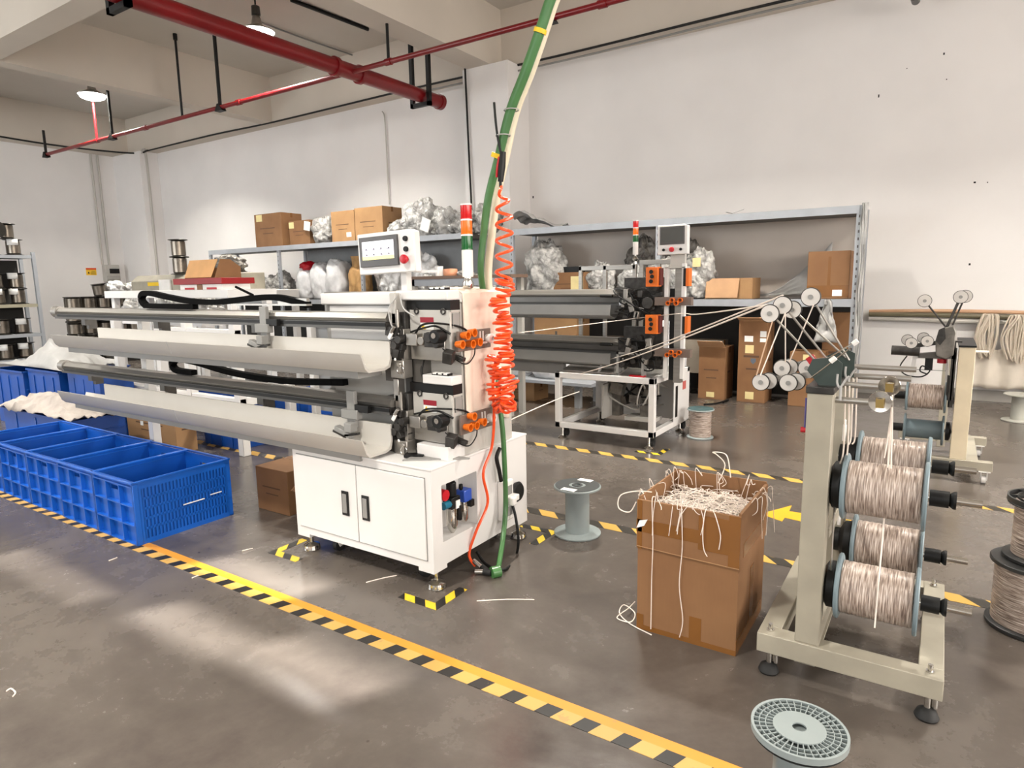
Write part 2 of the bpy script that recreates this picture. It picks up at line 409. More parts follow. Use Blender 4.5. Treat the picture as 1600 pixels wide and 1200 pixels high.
holes = [(-7.65, -6.55, 3.33, 3.385), (-6.3, -5.6, 3.36, 3.45), (-5.6, -4.95, 3.38, 3.51), (-6.8, -6.0, 3.61, 3.72)]     # added openings, placed so the sun lands in the wanted floor patches
w = MB(); xs = sorted({LW-0.2, RW+0.2} | {h[0] for h in holes} | {h[1] for h in holes}); zs = sorted({0, CZ} | {h[2] for h in holes} | {h[3] for h in holes})
for xa_, xb_ in zip(xs[:-1], xs[1:]):
    for za_, zb_ in zip(zs[:-1], zs[1:]):
        cx_, cz_ = (xa_+xb_)/2, (za_+zb_)/2
        if not any(h[0] < cx_ < h[1] and h[2] < cz_ < h[3] for h in holes): w.bx(xa_, xb_, FW-0.04, FW, za_, zb_)
struct('wall_front', w, WALL)
struct('baseboard_back', MB().bx(-5.8, RW, BW-0.02, BW, 0, 0.13), mat('baseboard_grey', '8d8984', 0.7))
# windows (frames in front of the bright panes)
wi = 0
def window(x0, x1, y0, y1, z0, z1):
    global wi; wi += 1
    f = MB(); t = 0.04
    if abs(x1-x0) < 0.3:
        for y in (y0, (y0+y1)/2-t/2, y1-t): f.bx(x0, x1, y, y+t, z0, z1)
        for z in (z0, (z0+z1)/2, z1-t): f.bx(x0, x1, y0, y1, z, z+t)
    else:
        for x in (x0, (x0+x1)/2-t/2, x1-t): f.bx(x, x+t, y0, y1, z0, z1)
        for z in (z0, (z0+z1)/2, z1-t): f.bx(x0, x1, y0, y1, z, z+t)
    struct('window_%d' % wi, f, WHITE2)
for yy in (-2.6, 1.2, 5.0): window(RW-0.10, RW, yy-1.55, yy+1.55, 1.1, 3.8)
for xx in (-15.0, -10.5, -1.5, 3.0): window(xx-1.65, xx+1.65, FW, FW+0.10, 1.25, 3.95)
# beams: over the back wall, over the left wall, across the room and into its depth
BZ = 4.87
tn = 0
def trim(mb, m=BEAM, bevel=0.0):
    global tn; tn += 1; return struct('trim_%d' % tn, mb, m, bevel)
trim(MB().bx(LW, RW, 9.22, BW, BZ, CZ))
trim(MB().bx(LW, LW+0.45, FW, 9.22, BZ, CZ))
trim(MB().bx(LW+0.45, -6.63, 4.12, 4.46, BZ, CZ))
trim(MB().bx(-6.18, RW, 4.12, 4.46, BZ, CZ))
trim(MB().bx(-12.25, -11.95, 4.46, 9.22, BZ, CZ))
trim(MB().bx(-6.63, -6.18, FW, 9.22, BZ, CZ))
trim(MB().bx(-0.6, -0.15, 4.46, 9.22, BZ, CZ))
# pillars standing half out of the back wall
trim(MB().bx(-6.72, -5.85, 8.9, BW, 0, BZ), WALL)
trim(MB().bx(LW, -16.9, 9.05, BW, 0, BZ), WALL)

# ------------------------------------------------------------------ floor markings
TAPE1 = stripemat('hazard_tape_squares', 0.1475, 0.44, -0.35, 'c29a50', '1c1a18', 0.062, 'd08c26')
TAPE2 = stripemat('hazard_tape_slanted', 0.22, 0.45, 0.9, 'c29a48', '2c2822')
def tape(x0, x1, y0, y1, m, label):
    mb = MB(); n = max(1, int((x1-x0)/0.3))
    xs = [x0+(x1-x0)*i/n for i in range(n+1)]
    pts = [(x, y0, 0.0) for x in xs] + [(x, y1, 0.0) for x in xs] + [(x, y0, 0.0015) for x in xs] + [(x, y1, 0.0015) for x in xs]
    k = n+1; f = []
    for i in range(n):
        f += [(2*k+i, 2*k+i+1, 3*k+i+1, 3*k+i), (i, i+1, 2*k+i+1, 2*k+i), (k+i+1, k+i, 3*k+i, 3*k+i+1)]
    f += [(0, 2*k, 3*k, k), (k-1, 2*k-1, 4*k-1, 3*k-1)]
    mb.add(pts, f); o = mb.build('hazard_tape', m, smooth=False, loc=(x0, y0, 0))
    return tag(o, label, 'floor tape')
tape(-7.6, 2.6, 1.785, 1.893, TAPE1, 'yellow tape with black squares, nearest the camera, crossing the foreground floor')
tape(-9.0, 2.4, 3.48, 3.57, TAPE2, 'worn yellow and black tape behind the white cabinet and the scrap carton')
tape(-8.0, 2.6, 5.03, 5.12, TAPE2, 'far yellow and black tape in front of the open white machine table')
def corner_mark(x, y, sx, sy, label):
    m = stripemat('hazard_corner', 0.13, 0.5, 0.9, 'e6c22c', '171512') if 'hc' not in MATS else MATS['hc']; MATS['hc'] = m
    mb = MB(); L, w_ = 0.24, 0.05; t = 0.0015
    mb.bx(min(x, x+sx*L), max(x, x+sx*L), min(y, y+sy*w_), max(y, y+sy*w_), 0, t)
    mb.bx(min(x, x+sx*w_), max(x, x+sx*w_), min(y+sy*w_, y+sy*L), max(y+sy*w_, y+sy*L), 0, t)
    tag(mb.build('corner_marking', m, smooth=False, loc=(x, y, 0)), label, 'floor marking')
corner_mark(-1.87, 2.16, -1, 1, 'yellow and black corner mark round the near right foot of the white cabinet')
corner_mark(-3.12, 2.17, 1, 1, 'yellow and black corner mark round the near left foot of the white cabinet')
corner_mark(-1.86, 3.29, -1, -1, 'yellow and black corner mark behind the cabinet beside the empty grey spool')
corner_mark(-1.95, 5.26, -1, 1, 'yellow and black corner mark under the near right foot of the open machine table')
A = [at(1188, 803, z=0), at(1237, 790, z=0), at(1233, 799, z=0), at(1330, 813, z=0), at(1330, 833, z=0), at(1226, 809, z=0), at(1222, 815, z=0)]
tag(MB().prism([(p.x, p.y) for p in A], 0, 0.0015, 'z').build('floor_arrow', mat('yellow_floor_paint', 'd09c1a', 0.5)), 'yellow arrow on the floor between the scrap carton and the reel stand', 'floor marking')

# ------------------------------------------------------------------ pipes, lamps and cables overhead
root = thing('fire_main_pipe', 'thick red pipe running under the ceiling towards the back wall', 'pipe', (-7.1, 8.8, 4.42))
mb = MB().cyl((-7.1, 1.0, 4.42), (-7.1, 8.8, 4.42), 0.105, 24); mb.build('pipe', REDP, root)
cb = MB()
for y in (6.55, 7.0): cb.lathe([(0.105, y-0.03), (0.128, y-0.03), (0.128, y+0.03), (0.105, y+0.03)], (-7.1, 0, 4.42), 'y', 24)
cb.lathe([(0.105, 8.72), (0.12, 8.72), (0.12, 8.8), (0.02, 8.82)], (-7.1, 0, 4.42), 'y', 24); cb.build('coupling', REDP, root)
for y in (3.75, 8.3):
    h = MB(); h.bx(-7.30, -7.24, y-0.03, y+0.03, 4.25, CZ if y < 8.5 else 5.0); h.bx(-6.96, -6.90, y-0.03, y+0.03, 4.25, CZ); h.bx(-7.30, -6.90, y-0.03, y+0.03, 4.25, 4.31)
    h.build('hanger', BLACK, root)
PY, PZ = 6.8, 4.4
root = thing('sprinkler_pipe', 'thin red pipe crossing the whole room below the ceiling', 'pipe', (-6.7, PY, PZ))
MB().cyl((-16.5, PY, PZ), (RW, PY, PZ), 0.034, 12).build('pipe', REDP, root)
cb = MB()
for x in (-14.2, -12.4, -9.6, -6.35, -3.25, -0.5): cb.cyl((x-0.05, PY, PZ), (x+0.05, PY, PZ), 0.045, 12)
cb.build('coupling', REDP, root)
for x in (-16.45, -13.6, -10.1, -3.9):
    h = MB(); h.bx(x-0.02, x+0.02, PY-0.02, PY+0.02, PZ+0.05, CZ if x > -16 else 4.9); h.add([(x-0.09, PY-0.05, PZ-0.06), (x+0.09, PY-0.05, PZ-0.06), (x+0.02, PY-0.05, PZ+0.05), (x-0.02, PY-0.05, PZ+0.05), (x-0.09, PY+0.05, PZ-0.06), (x+0.09, PY+0.05, PZ-0.06), (x+0.02, PY+0.05, PZ+0.05), (x-0.02, PY+0.05, PZ+0.05)],
      [(0, 1, 2, 3), (7, 6, 5, 4), (0, 4, 5, 1), (1, 5, 6, 2), (2, 6, 7, 3), (3, 7, 4, 0)])
    h.build('hanger', BLACK, root)
for x in (-14.2, -11.2, -6.35):
    MB().cyl((x, PY, PZ), (x, PY, CZ-0.1 if x > -14 else 5.2), 0.02, 8).cyl((x, PY, CZ-0.1 if x > -14 else 5.2), (x, PY, CZ if x > -14 else 5.26), 0.035, 8).build('sprinkler_riser', REDP if x < -14 else BLACK, root)

EMIT = bpy.data.materials.new('lamp_glow'); EMIT.use_nodes = True
_b = EMIT.node_tree.nodes['Principled BSDF']; _b.inputs['Emission Color'].default_value = (1, 0.98, 0.93, 1); _b.inputs['Emission Strength'].default_value = 30
LAMP_POWER = 200
def high_bay(x, y, z, label, n):
    root = thing('high_bay_lamp', label, 'lamp', (x, y, z), 'high bay lamps')
    MB().lathe([(0.04, z+0.16), (0.055, z+0.14), (0.08, z+0.03), (0.24, z-0.06), (0.25, z-0.07), (0.235, z-0.06), (0.07, z+0.02)], (x, y, 0), 'z', 28).build('reflector', STEEL, root)
    MB().lathe([(0.02, z+0.30), (0.06, z+0.28), (0.065, z+0.16), (0.04, z+0.15)], (x, y, 0), 'z', 20).build('driver_housing', ALUD, root)
    MB().cyl((x, y, z+0.29), (x, y, CZ), 0.012, 8).build('stem', BLACK, root)
    MB().lathe([(0.001, z-0.16), (0.12, z-0.15), (0.20, z-0.12), (0.235, z-0.068), (0.001, z-0.06)], (x, y, 0), 'z', 28).build('diffuser', EMIT, root)
    l = bpy.data.lights.new('lamp_light', 'AREA'); l.shape = 'DISK'; l.size = 0.44; l.spread = math.radians(125); l.energy = LAMP_POWER; l.color = (1.0, 0.95, 0.86)
    o = bpy.data.objects.new('lamp_light', l); COL.objects.link(o); o.parent = root; o.location = (0, 0, -0.18)
    return root
high_bay(-14.05, 6.73, 5.28, 'lit high bay lamp hanging on the left above the spool rack', 0)
high_bay(-8.75, 6.60, 5.28, 'lit high bay lamp hanging beside the thick red pipe', 1)
high_bay(-2.6, 5.4, 5.28, 'high bay lamp hanging over the back of the open machine table', 2)
high_bay(1.9, 5.4, 5.28, 'high bay lamp hanging over the rear reel stand', 3)
high_bay(-11.8, 0.6, 5.28, 'high bay lamp hanging on the left behind the camera', 4)
high_bay(-7.15, 0.6, 5.28, 'high bay lamp hanging over the foreground floor on the left', 5)
high_bay(-2.6, -0.6, 5.28, 'high bay lamp hanging over the foreground tape line', 6)

def cable(name, pts, r, m, label, cat='cable', k=6):
    return tag(MB().tube(spline(pts, k), r, 8).build(name, m), label, cat)
cable('trunking_cable', [(-16.9, 9.18, BZ+0.0), (-14, 9.19, BZ+0.02), (-11.8, 9.19, BZ-0.01), (-8, 9.19, BZ+0.01), (-5, 9.19, BZ-0.01), (-2, 9.19, BZ+0.02), (2, 9.19, BZ), (RW, 9.19, BZ)], 0.018, BLACKM, 'dark cable strung along the bottom edge of the beam on the back wall')
cable('trunking_cable', [(-8.2, 9.2, BZ-0.07), (-5, 9.2, BZ-0.09), (-2, 9.2, BZ-0.05), (1, 9.2, BZ-0.07), (RW, 9.2, BZ-0.06)], 0.015, PVCD, 'thin second cable sagging just below the beam of the back wall')
cable('hanging_cable', [(-6.64, 8.86, 5.0), (-6.63, 8.86, 4.6), (-6.60, 8.86, 3.4), (-6.57, 8.86, 2.2), (-6.6, 8.86, 1.2)], 0.016, BLACK, 'black cable hanging straight down the left edge of the pillar')
cable('wall_conduit', [(-9.05, 9.46, 4.7), (-8.99, 9.46, 4.5), (-8.98, 9.46, 3.4), (-8.97, 9.46, 3.0)], 0.012, PVC, 'thin grey conduit ending halfway down the back wall')
cable('wall_conduit', [(-16.93, 9.1, 4.8), (-16.88, 9.2, 4.7), (-16.88, 9.2, 2.0), (-16.88, 9.2, 0.3)], 0.03, PVC, 'pale conduit running down the corner pillar')
for dy, s in ((8.50, 'left'), (8.66, 'right')):
    cable('wall_conduit', [(LW+0.03, dy, 4.86), (LW+0.03, dy, 3.5), (LW+0.03, dy, 2.12)], 0.028, PVC, '%s one of two pale conduits dropping to the grey breaker box' % s)
cable('ceiling_conduit', [at(400, 32, z=CZ-0.03), at(480, 62, z=CZ-0.03), at(568, 92, z=CZ-0.03)], 0.014, PVCD, 'grey conduit crossing the ceiling bay beside the right lamp')
cable('ceiling_conduit', [at(455, 0, z=CZ-0.03), at(575, 46, z=CZ-0.03)], 0.03, BLACK, 'black conduit on the ceiling beside the deep beam')
cable('ceiling_conduit', [(-17.3, 5.0, 4.84), (-17.6, 7.4, 4.84), (-17.2, 9.0, 4.84), (-16.6, 9.1, 4.85)], 0.02, BLACKM, 'dark cable looping round the top of the left wall to the corner')
# stub of a pipe end at the top right of the back wall
root = thing('ceiling_pipe_end', 'dark metal pipe end poking out at the top of the back wall', 'pipe', tuple(at(1428, 4, y=8.9)))
p = at(1428, 4, y=8.9)
MB().cyl((p.x, 9.22, p.z+0.12), (p.x, 8.9, p.z+0.08), 0.045, 16).ring((p.x, 8.9, p.z+0.08), 0.045, 0.012, 'y').build('pipe', MECH, root)
# electric box and warning sign on the left wall
root = thing('breaker_box', 'grey wall breaker box with a black window under two conduits', 'electrical box', (LW, 8.66, 1.68))
MB().bx(LW, LW+0.18, 8.48, 8.84, 1.68, 2.12).build('enclosure', mat('grey_box', 'b3b0aa', 0.5), root, bevel=0.02)
MB().bx(LW+0.18, LW+0.195, 8.58, 8.82, 1.90, 2.02).build('window', BLACK, root, bevel=0.004)
MB().bx(LW+0.18, LW+0.21, 8.5, 8.82, 1.74, 1.84).build('lower_cover', mat('grey_box2', 'a09d98', 0.5), root, bevel=0.005)
root = thing('warning_sign', 'small yellow warning sign with an orange top band beside the breaker box', 'sign', (LW, 8.22, 1.87))
MB().bx(LW, LW+0.01, 8.10, 8.34, 1.86, 2.04).build('board', mat('sign_yellow', 'f0c030', 0.5), root)
MB().bx(LW+0.01, LW+0.014, 8.10, 8.34, 1.995, 2.04).build('header', mat('sign_orange', 'd84a18', 0.5), root)
mb = MB()
for z, a in ((1.95, 8.22), (1.915, 8.20), (1.885, 8.2)): mb.bx(LW+0.01, LW+0.013, a, 8.32, z, z+0.008)
mb.prism([(8.13, 1.90), (8.18, 1.90), (8.155, 1.95)], LW+0.01, LW+0.013, 'x'); mb.build('lettering', BLACK, root)
# cable tray pipes along the right part of the back wall
for i, (z, r, m, s) in enumerate([(1.055, 0.022, mat('tan_pipe', 'c29a7a', 0.4), 'tan upper'), (1.01, 0.03, mat('olive_pipe', '6d6650', 0.45), 'dark olive middle'), (0.955, 0.024, PVC, 'pale lower')]):
    pts = [(-0.78+0.45*k, 9.42, z+0.012*math.sin(k*0.9+i)) for k in range(16)]
    cable('wall_pipe', pts, r, m, s+' pipe of the three running low along the back wall', 'pipe', 3)
# ================================================================== CUTTING MACHINE NEXT TO THE BLUE CRATES
M1 = thing('wire_cutting_machine', 'large white wire cutting machine on a two-door cabinet with a lit control screen', 'machine', (-2.49, 2.72, 0))
X0, X1, Y0, Y1 = -2.995, -1.985, 2.29, 3.145
CB0, CB1 = 0.115, 0.615
# cabinet body with a recess in its right end
ry0, ry1, rz0, rz1 = 2.365, 2.655, 0.235, 0.525
cab = MB(); cab.bx(X0, X1-0.14, Y0, Y1, CB0, CB1)
cab.bx(X1-0.14, X1, Y0, ry0, CB0, CB1); cab.bx(X1-0.14, X1, ry1, Y1, CB0, CB1); cab.bx(X1-0.14, X1, ry0, ry1, CB0, rz0); cab.bx(X1-0.14, X1, ry0, ry1, rz1, CB1)
c = cab.build('cabinet', WHITE, M1)
MB().bx(X0-0.004, X1+0.004, Y0-0.004, Y1+0.004, CB1, CB1+0.012).build('cabinet_top', WHITE, M1, bevel=0.003)
sk = MB()
for (a, b_) in ((X0, X0+0.10), (X1-0.10, X1)):
    for (c0, c1) in ((Y0, Y0+0.10), (Y1-0.10, Y1)): sk.bx(a, b_, c0, c1, CB0-0.02, CB0)
sk.build('corner_plate', WHITE, M1)
for (a, b_, hx, s) in ((X0+0.035, -2.492, -2.575, 'left'), (-2.486, X1-0.04, -2.425, 'right')):
    d = MB().bx(a, b_, Y0-0.008, Y0, 0.16, 0.575).build('door', WHITE, M1, bevel=0.002)
    MB().bx(hx-0.026, hx+0.026, Y0-0.014, Y0-0.008, 0.29, 0.425).build('handle', BLACK, d, bevel=0.004)['label'] = 'black recessed handle with a grey grip'
    MB().bx(hx-0.017, hx+0.013, Y0-0.018, Y0-0.013, 0.305, 0.41).build('handle_grip', PVCD, d, bevel=0.003)
    MB().bx(a-0.004, b_+0.004, Y0-0.0025, Y0, 0.156, 0.579).build('door_gap', PVCD, d)
for x in (X0+0.05, X1-0.03):
    for y in (Y0+0.05, Y1-0.05):
        f = MB(); f.cyl((x, y, 0.02), (x, y, CB0), 0.011, 12); f.lathe([(0.045, 0), (0.048, 0.006), (0.044, 0.03), (0.02, 0.042), (0.012, 0.045)], (x, y, 0), 'z', 24); f.build('leveling_foot', CHROME, M1)
def caster(x, y, h, parent, r=0.035, m=PVCW, wheel=BLACKM, name='caster'):
    f = MB(); f.bx(x-0.035, x+0.035, y-0.03, y+0.03, h-0.006, h); f.prism([(y-0.02, h), (y+0.03, h), (y+0.045, r), (y+0.02, r-0.006)], x-0.022, x-0.016, 'x'); f.prism([(y-0.02, h), (y+0.03, h), (y+0.045, r), (y+0.02, r-0.006)], x+0.016, x+0.022, 'x')
    c = f.build(name, m, parent)
    MB().cyl((x-0.014, y+0.03, r), (x+0.014, y+0.03, r), r, 18).build('wheel', wheel, c)
    return c
for x, y in ((X0+0.20, Y0+0.09), (X1-0.16, Y0+0.09), (X0+0.2, Y1-0.15), (X1-0.16, Y1-0.15)): caster(x, y, CB0, M1)
# air preparation unit in the recess
au = MB(); au.bx(X1-0.13, X1-0.125, ry0, ry1, rz0, rz1).build('recess_back', PVCW, M1)
fr = MB(); fr.lathe([(0.022, 0.39), (0.03, 0.37), (0.03, 0.28), (0.022, 0.255), (0.01, 0.235)], (X1-0.04, 2.49, 0), 'z', 18); fr.lathe([(0.02, 0.375), (0.024, 0.36), (0.024, 0.28), (0.015, 0.262)], (X1-0.04, 2.59, 0), 'z', 18)
fr = fr.build('air_filter_bowl', CHROME, M1); 
MB().bx(X1-0.07, X1-0.01, 2.455, 2.525, 0.37, 0.43).lathe([(0.024, 0.43), (0.026, 0.44), (0.026, 0.50), (0.018, 0.51)], (X1-0.04, 2.49, 0), 'z', 18).bx(X1-0.02, X1+0.0, 2.505, 2.525, 0.30, 0.38).build('regulator_knob', BLACK, M1, bevel=0.004)
MB().lathe([(0.008, 0.44), (0.012, 0.45), (0.01, 0.47)], (X1-0.04, 2.57, 0), 'z', 12).bx(X1-0.03, X1-0.0, 2.60, 2.63, 0.345, 0.38).build('valve_stem', BLACK, M1)
MB().bx(X1-0.07, X1-0.01, 2.56, 2.625, 0.375, 0.44).build('lubricator_body', mat('blue_valve', '2a4fae', 0.35), M1, bevel=0.006)
MB().cyl((X1-0.03, 2.41, 0.40), (X1-0.03, 2.46, 0.40), 0.02, 14).build('air_fitting', mat('teal_fitting', '186a86', 0.3), M1)
MB().cyl((X1-0.04, 2.40, 0.465), (X1+0.0, 2.40, 0.465), 0.028, 20).build('shutoff_knob', RED, M1)
MB().bx(X1-0.010, X1-0.004, 2.485, 2.515, 0.37, 0.41).build('gauge_label', PAPER, M1)
# socket box with lead
MB().bx(X1, X1+0.05, 2.84, 2.93, 0.19, 0.42).build('socket_box', PVCW, M1, bevel=0.008)
MB().bx(X1+0.05, X1+0.054, 2.86, 2.91, 0.22, 0.27).bx(X1+0.05, X1+0.054, 2.86, 2.91, 0.34, 0.39).build('socket_face', PVCD, M1)
MB().bx(X1+0.05, X1+0.085, 2.87, 2.91, 0.28, 0.325).bx(X1, X1+0.06, 2.93, 2.975, 0.285, 0.32).build('plug', PVCW, M1, bevel=0.006)
MB().lathe([(0.012, 0), (0.055, 0.004), (0.06, 0.018), (0.05, 0.03), (0.015, 0.032)], (X1, 3.02, 0.31), 'x', 24).build('rotary_isolator', BLACK, M1)
# spine with the front panel behind the rails
SPF, SPB, TOPZ = 2.575, 3.02, 1.40
sp = MB(); sp.bx(X0+0.02, -2.37, SPF, SPB, CB1+0.012, TOPZ); sp.bx(-2.33, -2.0, SPF, SPB, CB1+0.012, TOPZ); sp.bx(-2.37, -2.33, SPF+0.03, SPB, CB1+0.012, TOPZ)
sp.build('spine', GREYP, M1)
MB().bx(X0+0.01, -2.33, SPF-0.03, SPB+0.01, TOPZ-0.01, TOPZ+0.055).build('spine_top_cover', WHITE, M1, bevel=0.008)
MB().bx(-2.93, -2.45, SPF-0.012, SPF, 1.20, 1.385).build('upper_back_panel', WHITE, M1)
MB().bx(-2.93, -2.45, SPF-0.012, SPF, 0.80, 1.155).build('middle_back_panel', GREYP, M1)
mb = MB()
for x in (-2.94, -2.47):
    for z in (1.06, 0.80): mb.bx(x, x+0.02, SPF-0.05, SPF-0.012, z, z+0.11)
mb.bx(-2.95, -2.935, SPF-0.03, SPF-0.01, 1.32, 1.39); mb.build('bracket', PVCD, M1)
MB().bx(-2.37, -2.325, SPF-0.012, SPF+0.02, 0.7, 1.33).build('cable_duct', GREYD, M1)

def head(z, top):
    """one cutting head: cap, black gap, housing, moving parts; z = bottom of the housing"""
    zt = z+0.215; hx0, hx1, hy0 = -2.262, -2.0, 2.495
    hs = MB(); hs.bx(hx0, hx1-0.006, hy0, SPF, z, zt); hs.bx(hx1-0.006, hx1, hy0, hy0+0.012, z, zt); hs.bx(hx1-0.006, hx1, hy0, SPF, zt-0.012, zt)
    hs.build('head_housing', GREYP, M1, bevel=0.004)
    MB().bx(hx1-0.004, hx1+0.001, hy0+0.02, SPF-0.008, zt-0.09, zt-0.016).build('side_opening', PVCD, M1)
    MB().bx(hx0-0.02, hx1, hy0+0.004, SPF, zt, zt+0.048).build('black_gap', BLACK, M1)
    if top:
        MB().bx(-2.34, hx1+0.002, hy0-0.02, SPF, zt+0.048, zt+0.098).build('head_cover', WHITE, M1, bevel=0.008)
    else:
        MB().bx(-2.19, hx1+0.002, hy0-0.005, SPF, zt+0.048, zt+0.095).build('head_cover', WHITE, M1, bevel=0.006)
    zz = zt+0.098 if top else zt+0.095
    MB().bx(-2.13, -2.02, hy0+0.0, hy0+0.03, zz, zz+0.012).build('switch_strip', BLACK, M1)
    mb = MB()
    for k in range(3): mb.bx(-2.125+0.035*k, -2.10+0.035*k, hy0-0.001, hy0+0.028, zz+0.004, zz+0.014)
    mb.build('switch', PVCW, M1, bevel=0.002)
    MB().bx(-2.19, -2.105, hy0-0.003, hy0, zt-0.062, zt-0.036).build('red_warning_label', mat('label_red', '8c1024', 0.5), M1)
    MB().bx(-2.19, -2.105, hy0-0.0025, hy0, zt-0.098, zt-0.064).build('instruction_label', PAPER, M1)
    MB().prism([(-2.186, zt-0.096), (-2.156, zt-0.096), (-2.171, zt-0.068)], hy0-0.005, hy0-0.0026, 'y').build('hazard_triangle', YEL, M1)
    mb = MB()
    for x in (hx0+0.05, hx1-0.04):
        for q in (zt-0.006, z+0.004): mb.ring((x, hy0-0.004, q), 0.013, 0.004, 'y', 12, 6)
    mb.build('housing_clip', MECH, M1)
    # lower front skirt, motors and rollers
    MB().bx(hx0+0.01, hx1-0.03, hy0-0.012, hy0, z-0.035, z+0.085).build('front_plate', STEEL, M1, bevel=0.003)
    mb = MB(); mb.bx(-2.24, -2.17, hy0-0.06, hy0-0.012, z+0.04, z+0.10); mb.bx(-2.22, -2.14, hy0-0.045, hy0-0.012, z+0.05, z+0.085)
    mb.cyl((-2.15, hy0-0.055, z+0.065), (-2.15, hy0-0.01, z+0.065), 0.022, 18); mb.build('feed_block', STEEL, M1, bevel=0.003)
    mb = MB(); mb.bx(-2.13, -2.05, hy0-0.05, hy0-0.01, z+0.035, z+0.105); mb.cyl((-2.09, hy0-0.07, z+0.085), (-2.09, hy0-0.02, z+0.085), 0.026, 18); mb.cyl((-2.05, hy0-0.06, z+0.05), (-2.05, hy0-0.01, z+0.05), 0.018, 14)
    mb.build('roller_unit', MECH, M1, bevel=0.003)
    MB().cyl((-2.045, hy0-0.075, z+0.09), (-2.045, hy0-0.01, z+0.09), 0.034, 22).build('drive_motor', BLACK, M1, bevel=0.004)
    MB().cyl((-2.045, hy0-0.079, z+0.095), (-2.045, hy0-0.075, z+0.095), 0.014, 16).build('motor_cap', CHROME, M1)
    # guide bar with orange wire guides on the right-hand side
    MB().bx(hx1+0.018, hx1+0.03, hy0+0.02, 2.79, z+0.01, z+0.11).build('guide_bar', mat('brown_grey_bar', '6a5c54', 0.45), M1, bevel=0.002)
    spots = [(2.50, 0.05), (2.545, 0.09), (2.60, 0.10), (2.585, 0.045), (2.645, 0.05)] if top else [(2.545, 0.05), (2.58, 0.10), (2.60, 0.05), (2.665, 0.055)]
    for (y, dz) in spots:
        MB().lathe([(0.010, 0.0), (0.015, 0.0), (0.0215, 0.04), (0.016, 0.04)], (hx1+0.03, y, z+dz), 'x', 20, closed=True).build('wire_guide', ORANGE, M1)
    MB().lathe([(0.008, 0), (0.02, 0), (0.026, 0.035), (0.012, 0.04)], (hx1+0.03, 2.755, z+0.06), 'x', 20, closed=True).build('exit_roller', PVCW, M1)
    mb = MB(); mb.bx(hx1+0.03, hx1+0.036, 2.69, 2.695, z+0.05, z+0.10); mb.bx(hx1+0.03, hx1+0.036, 2.715, 2.72, z+0.05, z+0.10); mb.bx(hx1+0.03, hx1+0.04, 2.67, 2.745, z+0.035, z+0.045); mb.build('guide_pin', PVCW, M1)
    for k, pts in enumerate([[(-2.20, hy0-0.03, z+0.10), (-2.12, hy0-0.07, z+0.145), (-2.04, hy0-0.06, z+0.155), (-1.99, 2.56, z+0.13), (-1.975, 2.62, z+0.09)],
                             [(-2.23, hy0-0.03, z+0.105), (-2.15, hy0-0.04, z+0.125), (-2.05, hy0-0.05, z+0.14), (-2.0, hy0+0.0, z+0.10)],
                             [(-2.03, hy0-0.03, z+0.03), (-1.985, hy0+0.02, z-0.03), (-1.97, 2.58, z-0.055), (-1.97, 2.64, z-0.02), (-1.97, 2.65, z+0.02)]]):
        MB().tube(spline(pts, 8), 0.0055 if k < 2 else 0.0035, 6).build('signal_cable', BLACK, M1)
    MB().obx((-2.0, hy0-0.02, z-0.01), (0.05, 0.05, 0.06), (0.3, 0.2, 0.3)).obx((-1.975, hy0+0.03, z-0.02), (0.06, 0.03, 0.02), (0, 0.3, 0.2)).build('sensor', MECH, M1, bevel=0.003)
    # clutter of the vertical knife column left of the housing
    mb = MB(); rnd = random.Random(int(z*100))
    mb.bx(-2.325, -2.268, hy0-0.03, SPF, z-0.03, z+0.205)
    for k in range(11):
        mb.obx((-2.30+rnd.uniform(-0.04, 0.03), hy0-0.05+rnd.uniform(-0.02, 0.02), z-0.02+rnd.uniform(0, 0.15)), (rnd.uniform(0.02, 0.055), 0.035, rnd.uniform(0.02, 0.05)), (0, rnd.uniform(-0.4, 0.4), 0))
    for k in range(3): mb.cyl((-2.33+0.03*k, hy0-0.09, z+0.01+0.03*k), (-2.33+0.03*k, hy0-0.03, z+0.01+0.03*k), 0.02, 14)
    mb.build('knife_block', MECH, M1, bevel=0.002)
    mb = MB(); mb.bx(-2.335, -2.305, hy0-0.055, hy0-0.03, z+0.10, z+0.20); mb.cyl((-2.29, hy0-0.06, z+0.12), (-2.29, hy0-0.06, z+0.22), 0.008, 10); mb.cyl((-2.31, hy0-0.09, z+0.105), (-2.285, hy0-0.09, z+0.135), 0.009, 10)
    mb.bx(-2.285, -2.262, hy0-0.05, hy0, z-0.04, z+0.12); mb.build('pneumatic_cylinder', STEEL, M1, bevel=0.002)
    mb = MB(); mb.obx((-2.315, hy0-0.09, z+0.09), (0.02, 0.006, 0.04), (0, 0.6, 0)); mb.lathe([(0.001, -0.004), (0.008, 0), (0.001, 0.004)], (-2.29, hy0-0.09, z-0.03), 'y', 10); mb.build('scale_tag', PVCW, M1)
    MB().bx(-2.40, -2.345, hy0-0.05, hy0-0.01, z-0.15, z+0.0).build('deflector', GREYD, M1)
    MB().bx(-2.345, -2.255, hy0-0.07, hy0+0.0, z-0.13, z-0.035).bx(-2.29, -2.262, hy0-0.085, hy0-0.07, z-0.10, z-0.045).build('chute_block', STEEL, M1, bevel=0.004)
    MB().ring((-2.262, hy0-0.085, z-0.08), 0.022, 0.004, 'y', 14, 6).build('finger_ring', CHROME, M1)
head(1.155, True)
head(0.735, False)
MB().bx(-2.262, -2.2, SPF-0.07, SPF, 1.0, 1.12).build('side_window', GREYD, M1)
MB().tube(spline([(-2.2, SPF-0.05, 1.13), (-2.205, SPF-0.07, 1.06), (-2.19, SPF-0.07, 1.0), (-2.24, SPF-0.06, 0.965)], 6), 0.007, 6).build('signal_cable', BLACK, M1)
